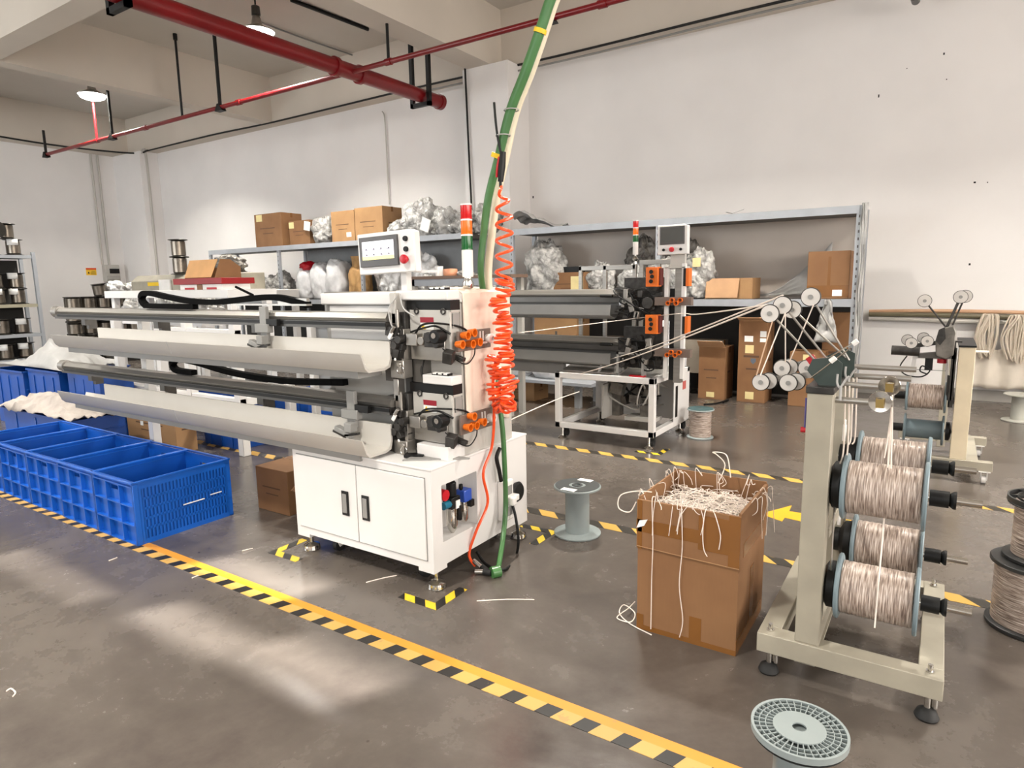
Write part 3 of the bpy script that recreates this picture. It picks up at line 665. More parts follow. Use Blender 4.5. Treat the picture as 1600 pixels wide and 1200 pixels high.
MB().bx(-2.345, -2.305, 2.44, SPF-0.04, 1.30, 1.455).build('knife_cover', GREYP, M1, bevel=0.004)
MB().tube(spline([(-2.30, 2.45, 1.44), (-2.33, 2.42, 1.38), (-2.31, 2.41, 1.30), (-2.28, 2.43, 1.25)], 8), 0.004, 6).tube(spline([(-2.29, 2.46, 1.45), (-2.26, 2.45, 1.38), (-2.2, 2.46, 1.34)], 8), 0.004, 6).build('air_tube', SHEET, M1)
MB().bx(-2.345, -2.31, 2.44, 2.49, 0.90, 1.02).build('cylinder_bracket', STEEL, M1, bevel=0.004)
# work platform on the cabinet top
MB().bx(-2.2, -1.995, 2.44, SPF, 0.627, 0.695).build('platform', WHITE, M1, bevel=0.003)
MB().prism([(-2.20, 2.33), (-1.93, 2.52), (-1.93, 2.53), (-2.20, 2.50)], 0.627, 0.635, 'z').build('platform_edge', PVCD, M1)
MB().obx((-2.2, 2.42, 0.637), (0.10, 0.05, 0.012), (0, 0, 0.5)).build('tool', BLACK, M1)
# rails, trays, sliding carriages
RXL = -6.05
def rail(z, xl, s):
    mb = MB(); y0 = 2.40
    mb.prism([(y0, z-0.005), (y0+0.02, z+0.02), (y0+0.07, z+0.024), (y0+0.075, z-0.02), (y0+0.045, z-0.024), (y0+0.01, z-0.022)], xl, -2.34, 'x')
    mb.build('guide_rail', ALU, M1)
    MB().bx(xl+0.05, -2.34, y0+0.0, y0+0.06, z-0.062, z-0.024).build('rail_beam', ALUD, M1)
    MB().bx(xl+0.1, -2.34, y0-0.004, y0, z-0.046, z-0.028).build('belt', BLACK, M1)
    MB().cyl((xl-0.002, y0+0.035, z-0.01), (xl+0.08, y0+0.035, z-0.01), 0.045, 20).ring((xl-0.004, y0+0.035, z-0.01), 0.036, 0.01, 'x', 20, 8).build('end_pulley', ALU, M1)
rail(1.335, -6.05, 'upper'); rail(0.895, -6.05, 'lower')
def tray(z, xl, xr):
    prof = [(2.40, 0.13), (2.40, 0.045), (2.385, 0.01), (2.35, 0.0), (2.255, 0.0), (2.235, 0.015), (2.205, 0.085), (2.198, 0.085), (2.225, 0.01), (2.25, -0.012), (2.36, -0.012), (2.40, 0.0), (2.412, 0.04), (2.412, 0.13)]
    MB().prism([(y, z+h) for (y, h) in prof], xl+0.3, xr, 'x').build('tray', PVC, M1)
    MB().prism([(y, z+h) for (y, h) in prof if h < 0.1][:-1] , xl, xl+0.3, 'x').build('tray_end', PVC, M1)
    MB().bx(xl+0.1, xr-0.1, 2.27, 2.44, z-0.05, z-0.013).build('tray_support', PVCD, M1)
    m_ = MB().prism([(2.2, z+0.086), (2.2275, z+0.008), (2.2245, z+0.008), (2.197, z+0.086)], -4.02, -4.012, 'x'); m_.build('tray_joint', SHEET, M1)
tray(1.085, -5.62, -2.32)
tray(0.655, -5.62, -2.34)
# rail brackets standing on arms behind
for x in (-5.6, -4.55, -3.45):
    for z in (1.335, 0.895):
        MB().bx(x-0.03, x+0.03, 2.43, 2.49, z-0.11, z-0.062).bx(x-0.02, x+0.02, 2.46, 2.52, z-0.14, z-0.07).build('rail_bracket', ALUD, M1)
for x in (-4.9,):
    MB().bx(x-0.03, x+0.03, 2.50, 2.56, 0.0, 1.27).build('beam_post', WHITE2, M1, bevel=0.003)
# carriages
for (x, z) in ((-3.29, 1.335), (-2.6, 0.895)):
    mb = MB(); mb.bx(x-0.03, x+0.03, 2.375, 2.40, z-0.15, z+0.05); mb.bx(x-0.06, x+0.06, 2.36, 2.40, z-0.10, z-0.05); mb.obx((x-0.03, 2.35, z-0.17), (0.12, 0.04, 0.03), (0, 0.3, 0)); mb.obx((x+0.02, 2.35, z-0.14), (0.05, 0.05, 0.05))
    mb.build('carriage', PVCD, M1, bevel=0.004)
    MB().bx(x+0.032, x+0.13, 2.372, 2.40, z-0.06, z-0.02).build('gripper', BLACK, M1, bevel=0.003)
    MB().obx((x-0.05, 2.34, z-0.18), (0.10, 0.02, 0.012), (0, 0.25, 0)).obx((x+0.04, 2.34, z-0.175), (0.10, 0.02, 0.012), (0, -0.2, 0)).build('gripper_jaw', MECH, M1)
# black drag chains
def chain(pts, w, parent):
    p = spline(pts, 8); mb = MB(); n = len(p)
    for a, b_ in zip(p[:-1], p[1:]):
        d = b_-a; ang = math.atan2(d.z, d.x)
        mb.obx((a+b_)/2, (d.length*1.04, w, 0.034), (0, -ang, 0))
    mb.build('drag_chain', CHAINM, parent)
chain([(-2.95, 2.43, 1.395), (-3.2, 2.43, 1.435), (-3.45, 2.43, 1.43), (-3.8, 2.43, 1.408), (-4.1, 2.43, 1.415), (-4.35, 2.43, 1.44), (-4.55, 2.43, 1.465), (-4.66, 2.43, 1.465), (-4.70, 2.43, 1.43), (-4.66, 2.43, 1.39), (-4.58, 2.43, 1.38), (-4.05, 2.43, 1.378)], 0.04, M1)
MB().cyl((-3.44, 2.43, 1.44), (-3.75, 2.43, 1.405), 0.014, 8).cyl((-3.44, 2.43, 1.45), (-3.60, 2.43, 1.50), 0.008, 8).build('chain_arm', CHAINM, M1)
chain([(-2.7, 2.44, 0.975), (-3.2, 2.44, 0.95), (-3.7, 2.44, 0.965), (-4.1, 2.44, 1.01), (-4.32, 2.44, 1.02), (-4.40, 2.44, 0.99), (-4.36, 2.44, 0.945), (-4.15, 2.44, 0.94)], 0.04, M1)
MB().bx(-3.6, -2.93, 2.40, 2.44, 1.39, 1.40).bx(-3.2, -2.95, 2.42, 2.44, 1.40, 1.43).build('chain_tray', STEEL, M1)
# control panel on its post
MB().bx(-2.39, -2.35, 2.58, 2.62, 1.40, 1.60).build('panel_post', WHITE, M1, bevel=0.002)
HP = M1
def hmi(root, c, w_, h_, d_, yaw, lit, btns):
    """control box: front face towards -y turned by yaw"""
    R = Matrix.Rotation(yaw, 3, 'Z') @ Matrix.Rotation(math.radians(-1.6 if lit else -0.5), 3, 'Y'); c = Vector(c)
    def q(mb):
        mb.v = [c + R @ p for p in mb.v]; return mb
    poly = [(-w_/2, -h_/2), (w_/2, -h_/2), (w_/2, h_/2-0.01), (w_/2-0.03, h_/2), (-w_/2, h_/2)]
    q(MB().prism(poly, 0, d_, 'y')).build('control_box', WHITE, root, bevel=0.005)
    sx0, sx1, sz0, sz1 = btns['bezel']
    q(MB().bx(sx0, sx1, -0.012, 0, sz0, sz1)).build('screen_bezel', mat('bezel_grey', '4a4747', 0.4), root, bevel=0.002)
    t = 0.024 if lit else 0.012
    s = q(MB().bx(sx0+t, sx1-t, -0.0145, -0.012, sz0+t*1.5, sz1-t)).build('screen', mat('screen_white', 'ebe9f0', 0.3, emit=0.55, var=0) if lit else mat('screen_dark', '4f504e', 0.15, var=0.05), root)
    if lit:
        q(MB().bx(sx0+t, sx1-t, -0.0155, -0.0146, sz0+t*1.5, sz0+t*1.5+0.018)).build('screen_footer', mat('screen_yellow', 'efe68e', 0.3, emit=0.5, var=0), s)
        mb = MB()
        for r_ in range(2):
            z = sz0+0.085-0.028*r_
            for k, wd in enumerate((0.03, 0.032, 0.032, 0.032)):
                x = sx0+t+0.014+0.053*k; mb.bx(x, x+wd, -0.0155, -0.0146, z, z+0.0022); mb.bx(x+0.012, x+0.022, -0.0155, -0.0146, z+0.003, z+0.009)
        q(mb).build('screen_text', mat('screen_grey', '5a5466', 0.4), s)
    for (x, z, r, m, nm) in btns['b']:
        q(MB().lathe([(r, 0), (r, -0.008), (r*0.9, -0.012), (0.001, -0.012)], (x, 0, z), 'y', 20)).build(nm, m, root)
    x, z = btns['e']; r = btns['er']
    q(MB().lathe([(r*0.6, 0), (r*0.6, -0.012), (r, -0.016), (r, -0.026), (r*0.8, -0.032), (0.001, -0.034)], (x, 0, z), 'y', 24)).build('emergency_stop', RED, root)
hmi(M1, (-2.432, 2.52, 1.662), 0.40, 0.212, 0.045, math.radians(0), True,
    dict(bezel=(-0.178, 0.094, -0.068, 0.086), b=[(0.145, 0.06, 0.0135, BLACK, 'push_button'), (0.145, 0.008, 0.0135, BLACK, 'push_button')], e=(0.142, -0.042), er=0.023))
MB().bx(-2.28, -2.17, 2.56, 2.62, 1.555, 1.567).build('panel_foot', WHITE, M1)
# signal tower
def tower(root, x, y, z0, z1, r, m_low=PVCW):
    h = z1-z0; st = MB().lathe([(r*0.95, z0+h*0.0), (r, z0+h*0.02), (r, z0+h*0.36), (r*0.9, z0+h*0.37)], (x, y, 0), 'z', 24); st = st.build('tower_base', m_low, root)
    zz = z0+h*0.37
    for m, n_ in ((GRL, 'green_lens'), (ORL, 'orange_lens'), (REDL, 'red_lens')):
        MB().lathe([(r*1.02, zz), (r*1.02, zz+h*0.02), (r, zz+h*0.025), (r, zz+h*0.185), (r*0.9, zz+h*0.19)], (x, y, 0), 'z', 24).build(n_, m, root)
        MB().lathe([(r*1.04, zz+h*0.185), (r*1.04, zz+h*0.205), (r*0.9, zz+h*0.206)], (x, y, 0), 'z', 24).build('lens_collar', PVCW, root); zz += h*0.205
tower(M1, -2.055, 2.72, 1.53, 1.90, 0.029)
MB().cyl((-2.055, 2.72, 1.40), (-2.055, 2.72, 1.53), 0.012, 12).lathe([(0.008, 1.46), (0.026, 1.475), (0.03, 1.495), (0.02, 1.52), (0.02, 1.53)], (-2.055, 2.72, 0), 'z', 20).build('tower_stem', CHROME, M1)

# pale cloth hanging over the spine
mb = MB(); nx, nz = 44, 30
vs, fs = [], []
for j in range(nz+1):
    for i in range(nx+1):
        y = 2.585+0.425*i/nx; t = j/nz
        if t < 0.15: x = -2.16+0.165*(t/0.15); z = 1.478-0.015*(t/0.15)
        else: x = -1.992; z = 1.463-(t-0.15)/0.85*(0.66+0.05*math.sin(i*0.21))
        fold = (0.006+0.006*math.sin(i*0.55+1.2*noise.noise((i*0.06, j*0.05, 0))))*min(1, t*3)
        if t >= 0.15: x += max(0, fold)*(1.6 if y > 2.8 else 0.9)
        vs.append((x, y+0.012*(t-0.15)*math.sin(i*0.4) if t > 0.15 else y, z + (0.010*noise.noise((i*0.2, j*0.5, 2)) if t < 0.15 else 0)))
for j in range(nz):
    for i in range(nx):
        a = j*(nx+1)+i; fs.append((a, a+1, a+nx+2, a+nx+1))
mb.add(vs, fs); o = mb.build('cloth', CLOTH, loc=(-2.0, 2.8, 1.0)); sm = o.modifiers.new('thick', 'SOLIDIFY'); sm.thickness = 0.006; sm.offset = 1
tag(o, 'pale beige cloth draped over the right end of the white machine head', 'cloth')

# green and cream hoses coming down from the ceiling
YH = 2.80
def hp(l, y=YH): return [tuple(at(u, v, y=y)) for (u, v) in l]
gp = [(925, -140), (885, -60), (860, 0), (845, 45), (820, 115), (797, 175), (778, 250), (763, 310), (755, 370), (751, 420), (757, 470), (770, 560), (784, 660), (788, 720), (790, 790), (786, 840), (779, 884)]
P3 = hp(gp); P3 = [tuple(at(u, v, y=2.845)) if v >= 470 else p for (u, v), p in zip(gp, P3)]; P3[-1] = tuple(at(779, 885, z=0.03)); P3[-2] = tuple(at(786, 840, x=-1.90)); P3.insert(0, (-1.25, YH, CZ-0.02)); P3 = [(x+(0.16 if (z < 1.5 and z > 0.0) else 0)*0 , y, z) for x, y, z in P3]
root = thing('green_hose', 'long green hose hanging from the ceiling down to the floor beside the white cabinet', 'hose', (-1.95, YH, 0))
sp_ = spline(P3, 8)
rr = [0.0165+0.0085*min(1, max(0, (p.z-1.5)/1.0)) if p.z > 1.38 else 0.014 for p in sp_]
MB().tube(sp_, rr, 12).build('hose', GREEN, root)
ym = MB()
for (a, b_) in (((845, 45), (843, 52)), ((778, 240), (776, 247))):
    pa, pb = at(*a, y=YH), at(*b_, y=YH); ym.cyl(pa, pb, 0.031, 14)
ym.build('tape_band', YEL, root)
wb = MB()
for v, u in ((172, 799), (212, 786)):
    p = at(u, v, y=YH); wb.ring(p, 0.036, 0.003, 'z', 14, 5)
wb.build('cable_tie', SHEET, root)
cp = [(932, -140), (893, -60), (868, 0), (853, 45), (829, 115), (806, 175), (789, 250), (776, 310), (768, 370), (763, 420), (764, 458)]
P4 = hp(cp, 2.875); P4.insert(0, (-1.2, 2.875, CZ-0.02)); P4 += [(-2.02, 2.875, 1.40)]
tag(MB().tube(spline(P4, 8), 0.021, 12).build('cream_hose', CREAMC), 'cream hose strapped alongside the green hose', 'hose')
cable('black_cable', hp([(772, 160), (775, 195), (779, 222), (783, 240)], 2.77), 0.006, BLACK, 'short black cable end sticking out of the green hose above the air gun')
# air gun hanging on the hose
root = thing('air_blow_gun', 'black air blow gun with a red trigger hanging on the green hose', 'air gun', tuple(at(784, 290, y=2.75)))
a, b_ = at(786, 237, y=2.75), at(782, 284, y=2.75)
MB().tube([a, (a+b_)/2, b_], [0.015, 0.019, 0.014], 10).cyl(b_, at(782, 292, y=2.75), 0.007, 8).build('body', BLACK, root)
MB().tube(spline([at(780, 245, y=2.74), at(777, 262, y=2.735), at(776, 277, y=2.74)], 5), 0.006, 8).build('trigger', RED, root)
# orange coil hose
def coil(path, R, turns, r, name='coil'):
    p = spline(path, 16); L = [0]
    for a, b_ in zip(p[:-1], p[1:]): L.append(L[-1]+(b_-a).length)
    out = []; N_ = int(turns*14); j = 0; up = Vector((0, 1, 0))
    for i in range(N_+1):
        s = L[-1]*i/N_
        while j < len(L)-2 and L[j+1] < s: j += 1
        k = (s-L[j])/max(1e-6, L[j+1]-L[j]); c = p[j].lerp(p[j+1], k); t = (p[j+1]-p[j]).normalized()
        u = t.cross(up); u = u.normalized() if u.length > 1e-4 else Vector((1, 0, 0)); w_ = t.cross(u)
        an = 2*PI*turns*i/N_; q = R(i/N_) if callable(R) else R
        out.append(c + (u*math.cos(an)+w_*math.sin(an))*q)
    return out
YC = 2.74; up_ = [tuple(at(u, v, y=YC)) for u, v in [(782, 292), (787, 320), (788, 380), (787, 440)]]
c1 = coil(up_, lambda t: 0.006+0.034*min(1, t*4), 6, 0.0)
dn = [tuple(at(u, v, y=YC)) for u, v in [(787, 440), (782, 470), (786, 500), (788, 540), (789, 590), (797, 620), (787, 640), (776, 622), (774, 590), (775, 560)]]
c2 = coil(dn, lambda t: (0.036+0.010*math.sin(t*61)+0.006*math.sin(t*143+1)) if t < 0.55 else 0.034+0.006*math.sin(t*90), 50, 0.0)
c2 = [p+Vector((0.010*math.sin(i*0.071), 0.016*math.sin(i*0.053), 0.012*math.sin(i*0.093))) for i, p in enumerate(c2)]
tl = [tuple(at(u, v, y=YC)) for u, v in [(775, 560), (770, 600), (772, 650), (768, 700), (755, 740), (762, 785), (744, 830), (733, 866), (742, 886)]]
tl = tl[:3]+[tuple(at(u, v, x=-1.955)) for u, v in [(768, 700), (755, 740), (762, 785), (744, 830)]]+[tuple(at(733, 866, x=-1.99)), tuple(at(742, 884, z=0.02))]
tag(MB().tube(c1+c2+spline(tl, 8), 0.0078, 7).build('coiled_air_hose', HOSE), 'orange coiled air hose hanging beside the green hose', 'hose')
# couplings and lead on the floor
root = thing('hose_coupling', 'chrome and black hose coupling lying at the foot of the green hose', 'hose fitting', tuple(at(760, 888, z=0)))
a = at(735, 880, z=0.02); b_ = at(770, 893, z=0.02)
MB().cyl(at(742, 893, z=0.02), at(756, 893, z=0.02), 0.013, 12).cyl(at(740, 876, z=0.05), at(752, 886, z=0.03), 0.013, 12).build('coupling', CHROME, root)
MB().cyl(at(756, 893, z=0.02), at(768, 895, z=0.022), 0.016, 12).cyl(at(750, 882, z=0.03), at(762, 893, z=0.022), 0.014, 12).build('socket', BLACKM, root)
MB().cyl(at(768, 895, z=0.025), at(781, 892, z=0.025), 0.03, 16).build('hose_end', GREEN, root)
cable('power_lead', [tuple(at(801, 790, x=-1.925)), tuple(at(806, 810, x=-1.9)), tuple(at(810, 845, x=-1.88)), tuple(at(805, 872, x=-1.9)), tuple(at(788, 890, z=0.012)), tuple(at(760, 882, z=0.012)), tuple(at(745, 862, x=-2.02))], 0.008, BLACK, 'black power lead looping from the isolator of the cabinet down to the floor')
cable('black_cable', [tuple(at(781, 700, x=-1.94)), tuple(at(776, 715, x=-1.94)), tuple(at(780, 735, x=-1.94)), tuple(at(783, 752, x=-1.94))], 0.011, BLACK, 'thick black cable going into the white socket box on the cabinet end')
# ================================================================== OPEN MACHINE TABLE BEHIND (second cutting machine)
M2 = thing('wire_cutting_machine', 'second wire cutting machine on an open white table with a dark control screen', 'machine', (-2.5, 5.8, 0))
x0, x1, y0, y1, zt = -3.06, -2.06, 5.38, 6.32, 0.645
mb = MB(); t = 0.055
for x in (x0, x1-t):
    for y in (y0, y1-t): mb.bx(x, x+t, y, y+t, 0.11, zt)
for z in (0.11, zt-t):
    mb.bx(x0, x1, y0, y0+t, z, z+t); mb.bx(x0, x1, y1-t, y1, z, z+t); mb.bx(x0, x0+t, y0, y1, z, z+t); mb.bx(x1-t, x1, y0, y1, z, z+t)
mb.build('table_frame', WHITE, M2, bevel=0.004)
MB().bx(x0+t, x1-t, y0+t, y1-t, zt-0.012, zt+0.002).build('table_top', STEEL, M2)
MB().bx(x1-0.004, x1+0.002, y1-0.44, y1-0.0, 0.12, 0.6).build('side_panel', WHITE, M2)
MB().bx(x1+0.002, x1+0.005, y1-0.40, y1-0.34, 0.2, 0.5).build('panel_slot', BLACK, M2, bevel=0.002)
MB().bx(x1+0.002, x1+0.005, y1-0.2, y1-0.11, 0.44, 0.52).build('red_label', mat('label_pink', 'c0605a', 0.5), M2)
MB().bx(x0+t, x1-t, y1-0.1, y1-0.09, 0.15, 0.55).build('back_panel', WHITE2, M2)
for x in (x0+0.06, x1-0.06):
    for y in (y0+0.04, y1-0.08):
        MB().cyl((x, y, 0.02), (x, y, 0.11), 0.012, 10).lathe([(0.04, 0), (0.042, 0.01), (0.02, 0.03)], (x, y, 0), 'z', 20).build('leveling_foot', CHROME, M2)
        MB().cyl((x+0.005, y+0.045, 0.05), (x+0.035, y+0.045, 0.05), 0.035, 16).bx(x, x+0.04, y+0.03, y+0.06, 0.06, 0.11).build('caster', BLACKM, M2)
# clutter under the table
mb = MB(); rnd = random.Random(3)
for k in range(9): mb.obx((rnd.uniform(x0+0.3, x1-0.2), rnd.uniform(y0+0.45, y1-0.2), rnd.uniform(0.2, 0.5)), (rnd.uniform(0.06, 0.2), 0.1, rnd.uniform(0.04, 0.14)), (0, rnd.uniform(-0.3, 0.3), 0))
mb.bx(-2.75, -2.62, 5.9, 6.0, 0.165, 0.55); mb.build('power_supply', MECH2, M2)
MB().bx(-2.72, -2.70, 5.7, 5.9, 0.165, 0.5).bx(-2.5, -2.2, 5.75, 5.95, 0.165, 0.2).build('drain_plate', GREYP, M2)
for k in range(6):
    p = [(rnd.uniform(x0+0.3, x1-0.1), rnd.uniform(y0+0.4, y1-0.2), rnd.uniform(0.25, 0.6)) for _ in range(5)]
    MB().tube(spline(p, 8), 0.008, 6).build('wiring', BLACK if k % 2 else PVC, M2)
MB().obx((-2.24, 5.43, 0.652), (0.14, 0.05, 0.012)).build('red_tool', RED, M2)
# upright aluminium frame
mb = MB(); f = 0.035
def ap(xa, xb, ya, yb, za, zb): mb.bx(xa, xb, ya, yb, za, zb)
YF = 5.95
for x in (-3.10, -2.83, -2.52, -2.45, -2.28): ap(x, x+f, YF, YF+f, zt, 1.65)
ap(-3.10, -2.49, YF, YF+f, 1.60, 1.645); ap(-2.45, -2.05, YF, YF+f, 1.64, 1.685)
mb.build('profile_frame', ALU, M2, bevel=0.003)
mb = MB()
for x in (-2.02, -1.87): mb.bx(x, x+0.032, 5.47, 5.51, zt, 1.60 if x < -2 else 1.63)
mb.build('column', WHITE, M2, bevel=0.002)
MB().bx(-1.945, -1.875, 5.52, 5.58, 0.6, 1.60).build('column_profile', ALU, M2, bevel=0.003)
MB().bx(-1.99, -1.95, 5.53, 5.60, 0.62, 1.42).build('cable_channel', BLACK, M2)
MB().bx(-2.02, -1.84, 5.47, 5.60, 1.59, 1.605).bx(-1.99, -1.86, 5.52, 5.56, 1.605, 1.72).build('panel_bracket', GREYP, M2, bevel=0.003)
hmi(M2, (-1.945, 5.44, 1.83), 0.255, 0.245, 0.07, math.radians(4), False,
    dict(bezel=(-0.105, 0.103, -0.04, 0.108), b=[(-0.075, -0.083, 0.012, BLACK, 'push_button'), (0.07, -0.083, 0.012, BLACK, 'push_button')], e=(-0.002, -0.083), er=0.021))
for z in (1.44, 1.035):
    MB().bx(-2.155, -2.045, 5.38, 5.47, z, z+0.165).build('orange_cover', ORANGE, M2, bevel=0.003)
    MB().bx(-2.047, -2.03, 5.40, 5.47, z+0.01, z+0.155).build('cover_side', mat('cover_dark_red', '5a1a14', 0.5), M2)
    mb = MB()
    for k in range(3): mb.lathe([(0.012, 0), (0.018, -0.02), (0.001, -0.02)], (-2.10+0.008*(k % 2), 5.38, z+0.045+0.04*k), 'y', 12)
    mb.build('knob', BLACK, M2)
    MB().bx(-1.83, -1.805, 5.46, 5.54, z+0.0, z+0.15).build('side_cover', ORANGE, M2); MB().bx(-1.853, -1.83, 5.46, 5.54, z, z+0.15).build('side_cover_back', BLACK, M2)
for z in (1.30, 0.86):
    MB().bx(-2.08, -1.76, 5.40, 5.46, z-0.02, z+0.05).build('guide_bar', mat('brown_grey_bar', '6a5c54', 0.45), M2)
    for k in range(4):
        MB().lathe([(0.012, 0), (0.016, 0), (0.020, -0.035), (0.015, -0.035)], (-1.95+0.035*k, 5.40, z+0.0+0.025*(k % 2)), 'y', 16, closed=True).build('wire_guide', ORANGE, M2)
    mb = MB(); rnd = random.Random(int(z*10))
    mb.bx(-2.45, -2.08, 5.60, 5.66, z-0.16, z+0.22)
    for k in range(26): mb.obx((rnd.uniform(-2.45, -2.07), rnd.uniform(5.44, 5.56), z+rnd.uniform(-0.14, 0.14)), (rnd.uniform(0.03, 0.1), 0.05, rnd.uniform(0.03, 0.09)), (0, rnd.uniform(-0.5, 0.5), 0))
    mb.cyl((-2.14, 5.38, z), (-2.14, 5.46, z), 0.05, 18); mb.build('feed_mechanism', MECH, M2, bevel=0.003)
    mb = MB()
    for k in range(5): mb.obx((rnd.uniform(-2.42, -2.1), 5.42, z+rnd.uniform(-0.14, 0.14)), (rnd.uniform(0.02, 0.05), 0.04, rnd.uniform(0.03, 0.13)), (0, rnd.uniform(-0.3, 0.3), 0))
    mb.build('cylinder_block', STEEL, M2, bevel=0.003)
    for k in range(5):
        p = [(rnd.uniform(-2.45, -2.05), 5.42+rnd.uniform(-0.03, 0.03), z+rnd.uniform(-0.16, 0.16)) for _ in range(4)]
        MB().tube(spline(p, 8), 0.007, 6).build('signal_cable', BLACK, M2)
    # rail pair going left
    MB().prism([(5.50, z+0.075), (5.53, z+0.115), (5.60, z+0.12), (5.61, z+0.06), (5.56, z+0.05), (5.51, z+0.055)], -6.4, -2.45, 'x').build('guide_rail', ALU, M2)
    MB().bx(-6.3, -2.42, 5.52, 5.60, z+0.0, z+0.05).build('rail_beam', ALUD, M2)
    MB().prism([(5.40, z-0.11), (5.42, z-0.02), (5.43, z-0.02), (5.415, z-0.115), (5.5, z-0.14), (5.58, z-0.11), (5.59, z-0.0), (5.60, z-0.0), (5.60, z-0.12), (5.5, z-0.15), (5.41, z-0.125)], -6.2, -2.5, 'x').build('tray', mat('dark_grey_tray', '6c6b69', 0.5), M2)
    MB().cyl((-2.62, 5.46, z+0.06), (-2.50, 5.46, z+0.06), 0.014, 10).build('cylinder_rod', BLACK, M2)
    chain([(-6.0, 5.62, z+0.005), (-4.5, 5.62, z-0.0), (-3.4, 5.62, z-0.0), (-2.6, 5.62, z+0.035)], 0.05, M2)
MB().prism([(5.42, 0.655), (5.9, 0.76), (5.9, 0.77), (5.42, 0.665)], -3.0, -2.4, 'x').build('slide_plate', STEEL, M2)
MB().bx(-6.2, -3.0, 5.45, 5.50, 0.62, 0.76).build('lower_tray', mat('dark_grey_tray', '6c6b69', 0.5), M2)
for x in (-5.9, -4.6):
    MB().bx(x-0.03, x+0.03, 5.62, 5.68, 0, 1.40).build('beam_post', WHITE2, M2)
mb = MB()
for sx in (-2.44, -2.20): mb.bx(sx, sx+0.02, 5.42, 5.50, zt, 0.86)
mb.bx(-2.44, -2.18, 5.42, 5.50, 0.84, 0.86); mb.obx((-2.6, 5.44, 0.72), (0.02, 0.02, 0.14), (0, 0.4, 0)); mb.build('head_stand', PVCD, M2)
tower(M2, -2.31, 5.52, 1.72, 2.02, 0.024)
MB().cyl((-2.31, 5.52, 1.64), (-2.31, 5.52, 1.72), 0.01, 10).lathe([(0.01, 1.66), (0.03, 1.68), (0.01, 1.71)], (-2.31, 5.52, 0), 'z', 14).build('tower_stem', CHROME, M2)

# ================================================================== REEL STANDS AND THEIR REELS
def spool_proto(name, label, R, H, rc, m, wound=None, ribs=0, group=None, core_r=0.02, disc=None, wr=None, fl=0.014):
    """spool standing on the floor at the origin, axis vertical"""
    root = thing(name, label, 'spool', (0, 0, 0), group)
    MB().lathe([(core_r, 0), (R-0.004, 0), (R, 0.004), (R, fl-0.003), (R-0.005, fl), (rc, fl+0.003), (core_r, fl+0.003)], (0, 0, 0), 'z', 40, closed=True).build('flange', m, root)
    if ribs:
        mb = MB(); z = H
        ri = disc
        mb.lathe([(R-0.007, z-fl-0.004), (R, z-fl-0.004), (R, z), (R-0.007, z)], (0, 0, 0), 'z', 48, closed=True)
        mb.lathe([(core_r, z-0.004), (ri, z-0.004), (ri, z), (core_r, z)], (0, 0, 0), 'z', 40, closed=True)
        for rr_ in (ri+(R-ri)*0.33, ri+(R-ri)*0.62): mb.lathe([(rr_-0.0012, z-0.012), (rr_+0.0012, z-0.012), (rr_+0.0012, z-0.002), (rr_-0.0012, z-0.002)], (0, 0, 0), 'z', 48, closed=True)
        for k in range(ribs):
            a = 2*PI*k/ribs; mb.obx((math.cos(a)*(ri+R-0.004)/2, math.sin(a)*(ri+R-0.004)/2, z-0.007), (R-ri-0.002, 0.0022, 0.012), (0, 0, a))
        mb.build('ribbed_flange', m, root)
        MB().lathe([(core_r, z-fl-0.012), (R-0.003, z-fl-0.012), (R-0.003, z-fl-0.009), (core_r, z-fl-0.009)], (0, 0, 0), 'z', 40, closed=True).build('flange_web', mat('spool_web', '141616', 0.7), root)
    else:
        MB().lathe([(core_r, H-fl-0.003), (rc, H-fl-0.003), (R-0.005, H-fl), (R, H-fl+0.003), (R, H-0.004), (R-0.004, H), (core_r, H)], (0, 0, 0), 'z', 40, closed=True).build('flange', m, root)
    if wound:
        n = 26; pr = [(rc*0.9, fl+0.002)]
        for k in range(n+1):
            t = k/n; pr.append((wound*(1+0.012*math.sin(k*2.3)), fl+0.003+(H-2*fl-0.008)*t))
        pr.append((rc*0.9, H-fl-0.004))
        MB().lathe(pr, (0, 0, 0), 'z', 40).build('wound_wire', WIRE, root)
    else:
        MB().lathe([(rc, fl), (rc, H-fl)], (0, 0, 0), 'z', 32).build('barrel', m, root)
    return root
# foreground ribbed spool
sp0 = spool_proto('empty_spool', 'empty grey plastic spool with a ribbed flange at the bottom edge of the picture', 0.123, 0.30, 0.062, GSPOOL, ribs=36, disc=0.067, core_r=0.018)
sp0.location = (-0.245, 1.75, 0); sp0.rotation_euler = (0, 0, 0.3)
# empty spool between cabinet and scrap carton
sp1 = spool_proto('empty_spool', 'empty grey plastic spool standing between the white cabinet and the scrap carton', 0.14, 0.30, 0.072, GSPOOL, core_r=0.016)
sp1.location = (-1.745, 3.33, 0)
def on_part(mb, name, m, root, **k):
    """part authored in the thing's own coordinates"""
    o = mb.build(name, m, loc=(0, 0, 0), **k); o.parent = root; return o
for s_ in (-1, 1): on_part(MB().obx((0.0, 0.105*s_, 0.3015), (0.09, 0.045, 0.003)), 'white_label', PAPER, sp1)
on_part(MB().lathe([(0.05, 0.3), (0.132, 0.3), (0.132, 0.3025), (0.05, 0.3025)], (0, 0, 0), 'z', 36, closed=True).lathe([(0.018, 0.3), (0.032, 0.3), (0.032, 0.304), (0.018, 0.304)], (0, 0, 0), 'z', 28, closed=True), 'flange_recess', mat('recess_dark', '3a3d3d', 0.6), sp1)
sp2 = spool_proto('wire_spool', 'small reel of pale wire with a dark top beside the open machine table', 0.125, 0.28, 0.07, GSPOOL, wound=0.10, core_r=0.02)
sp2.location = (-1.86, 6.07, 0)
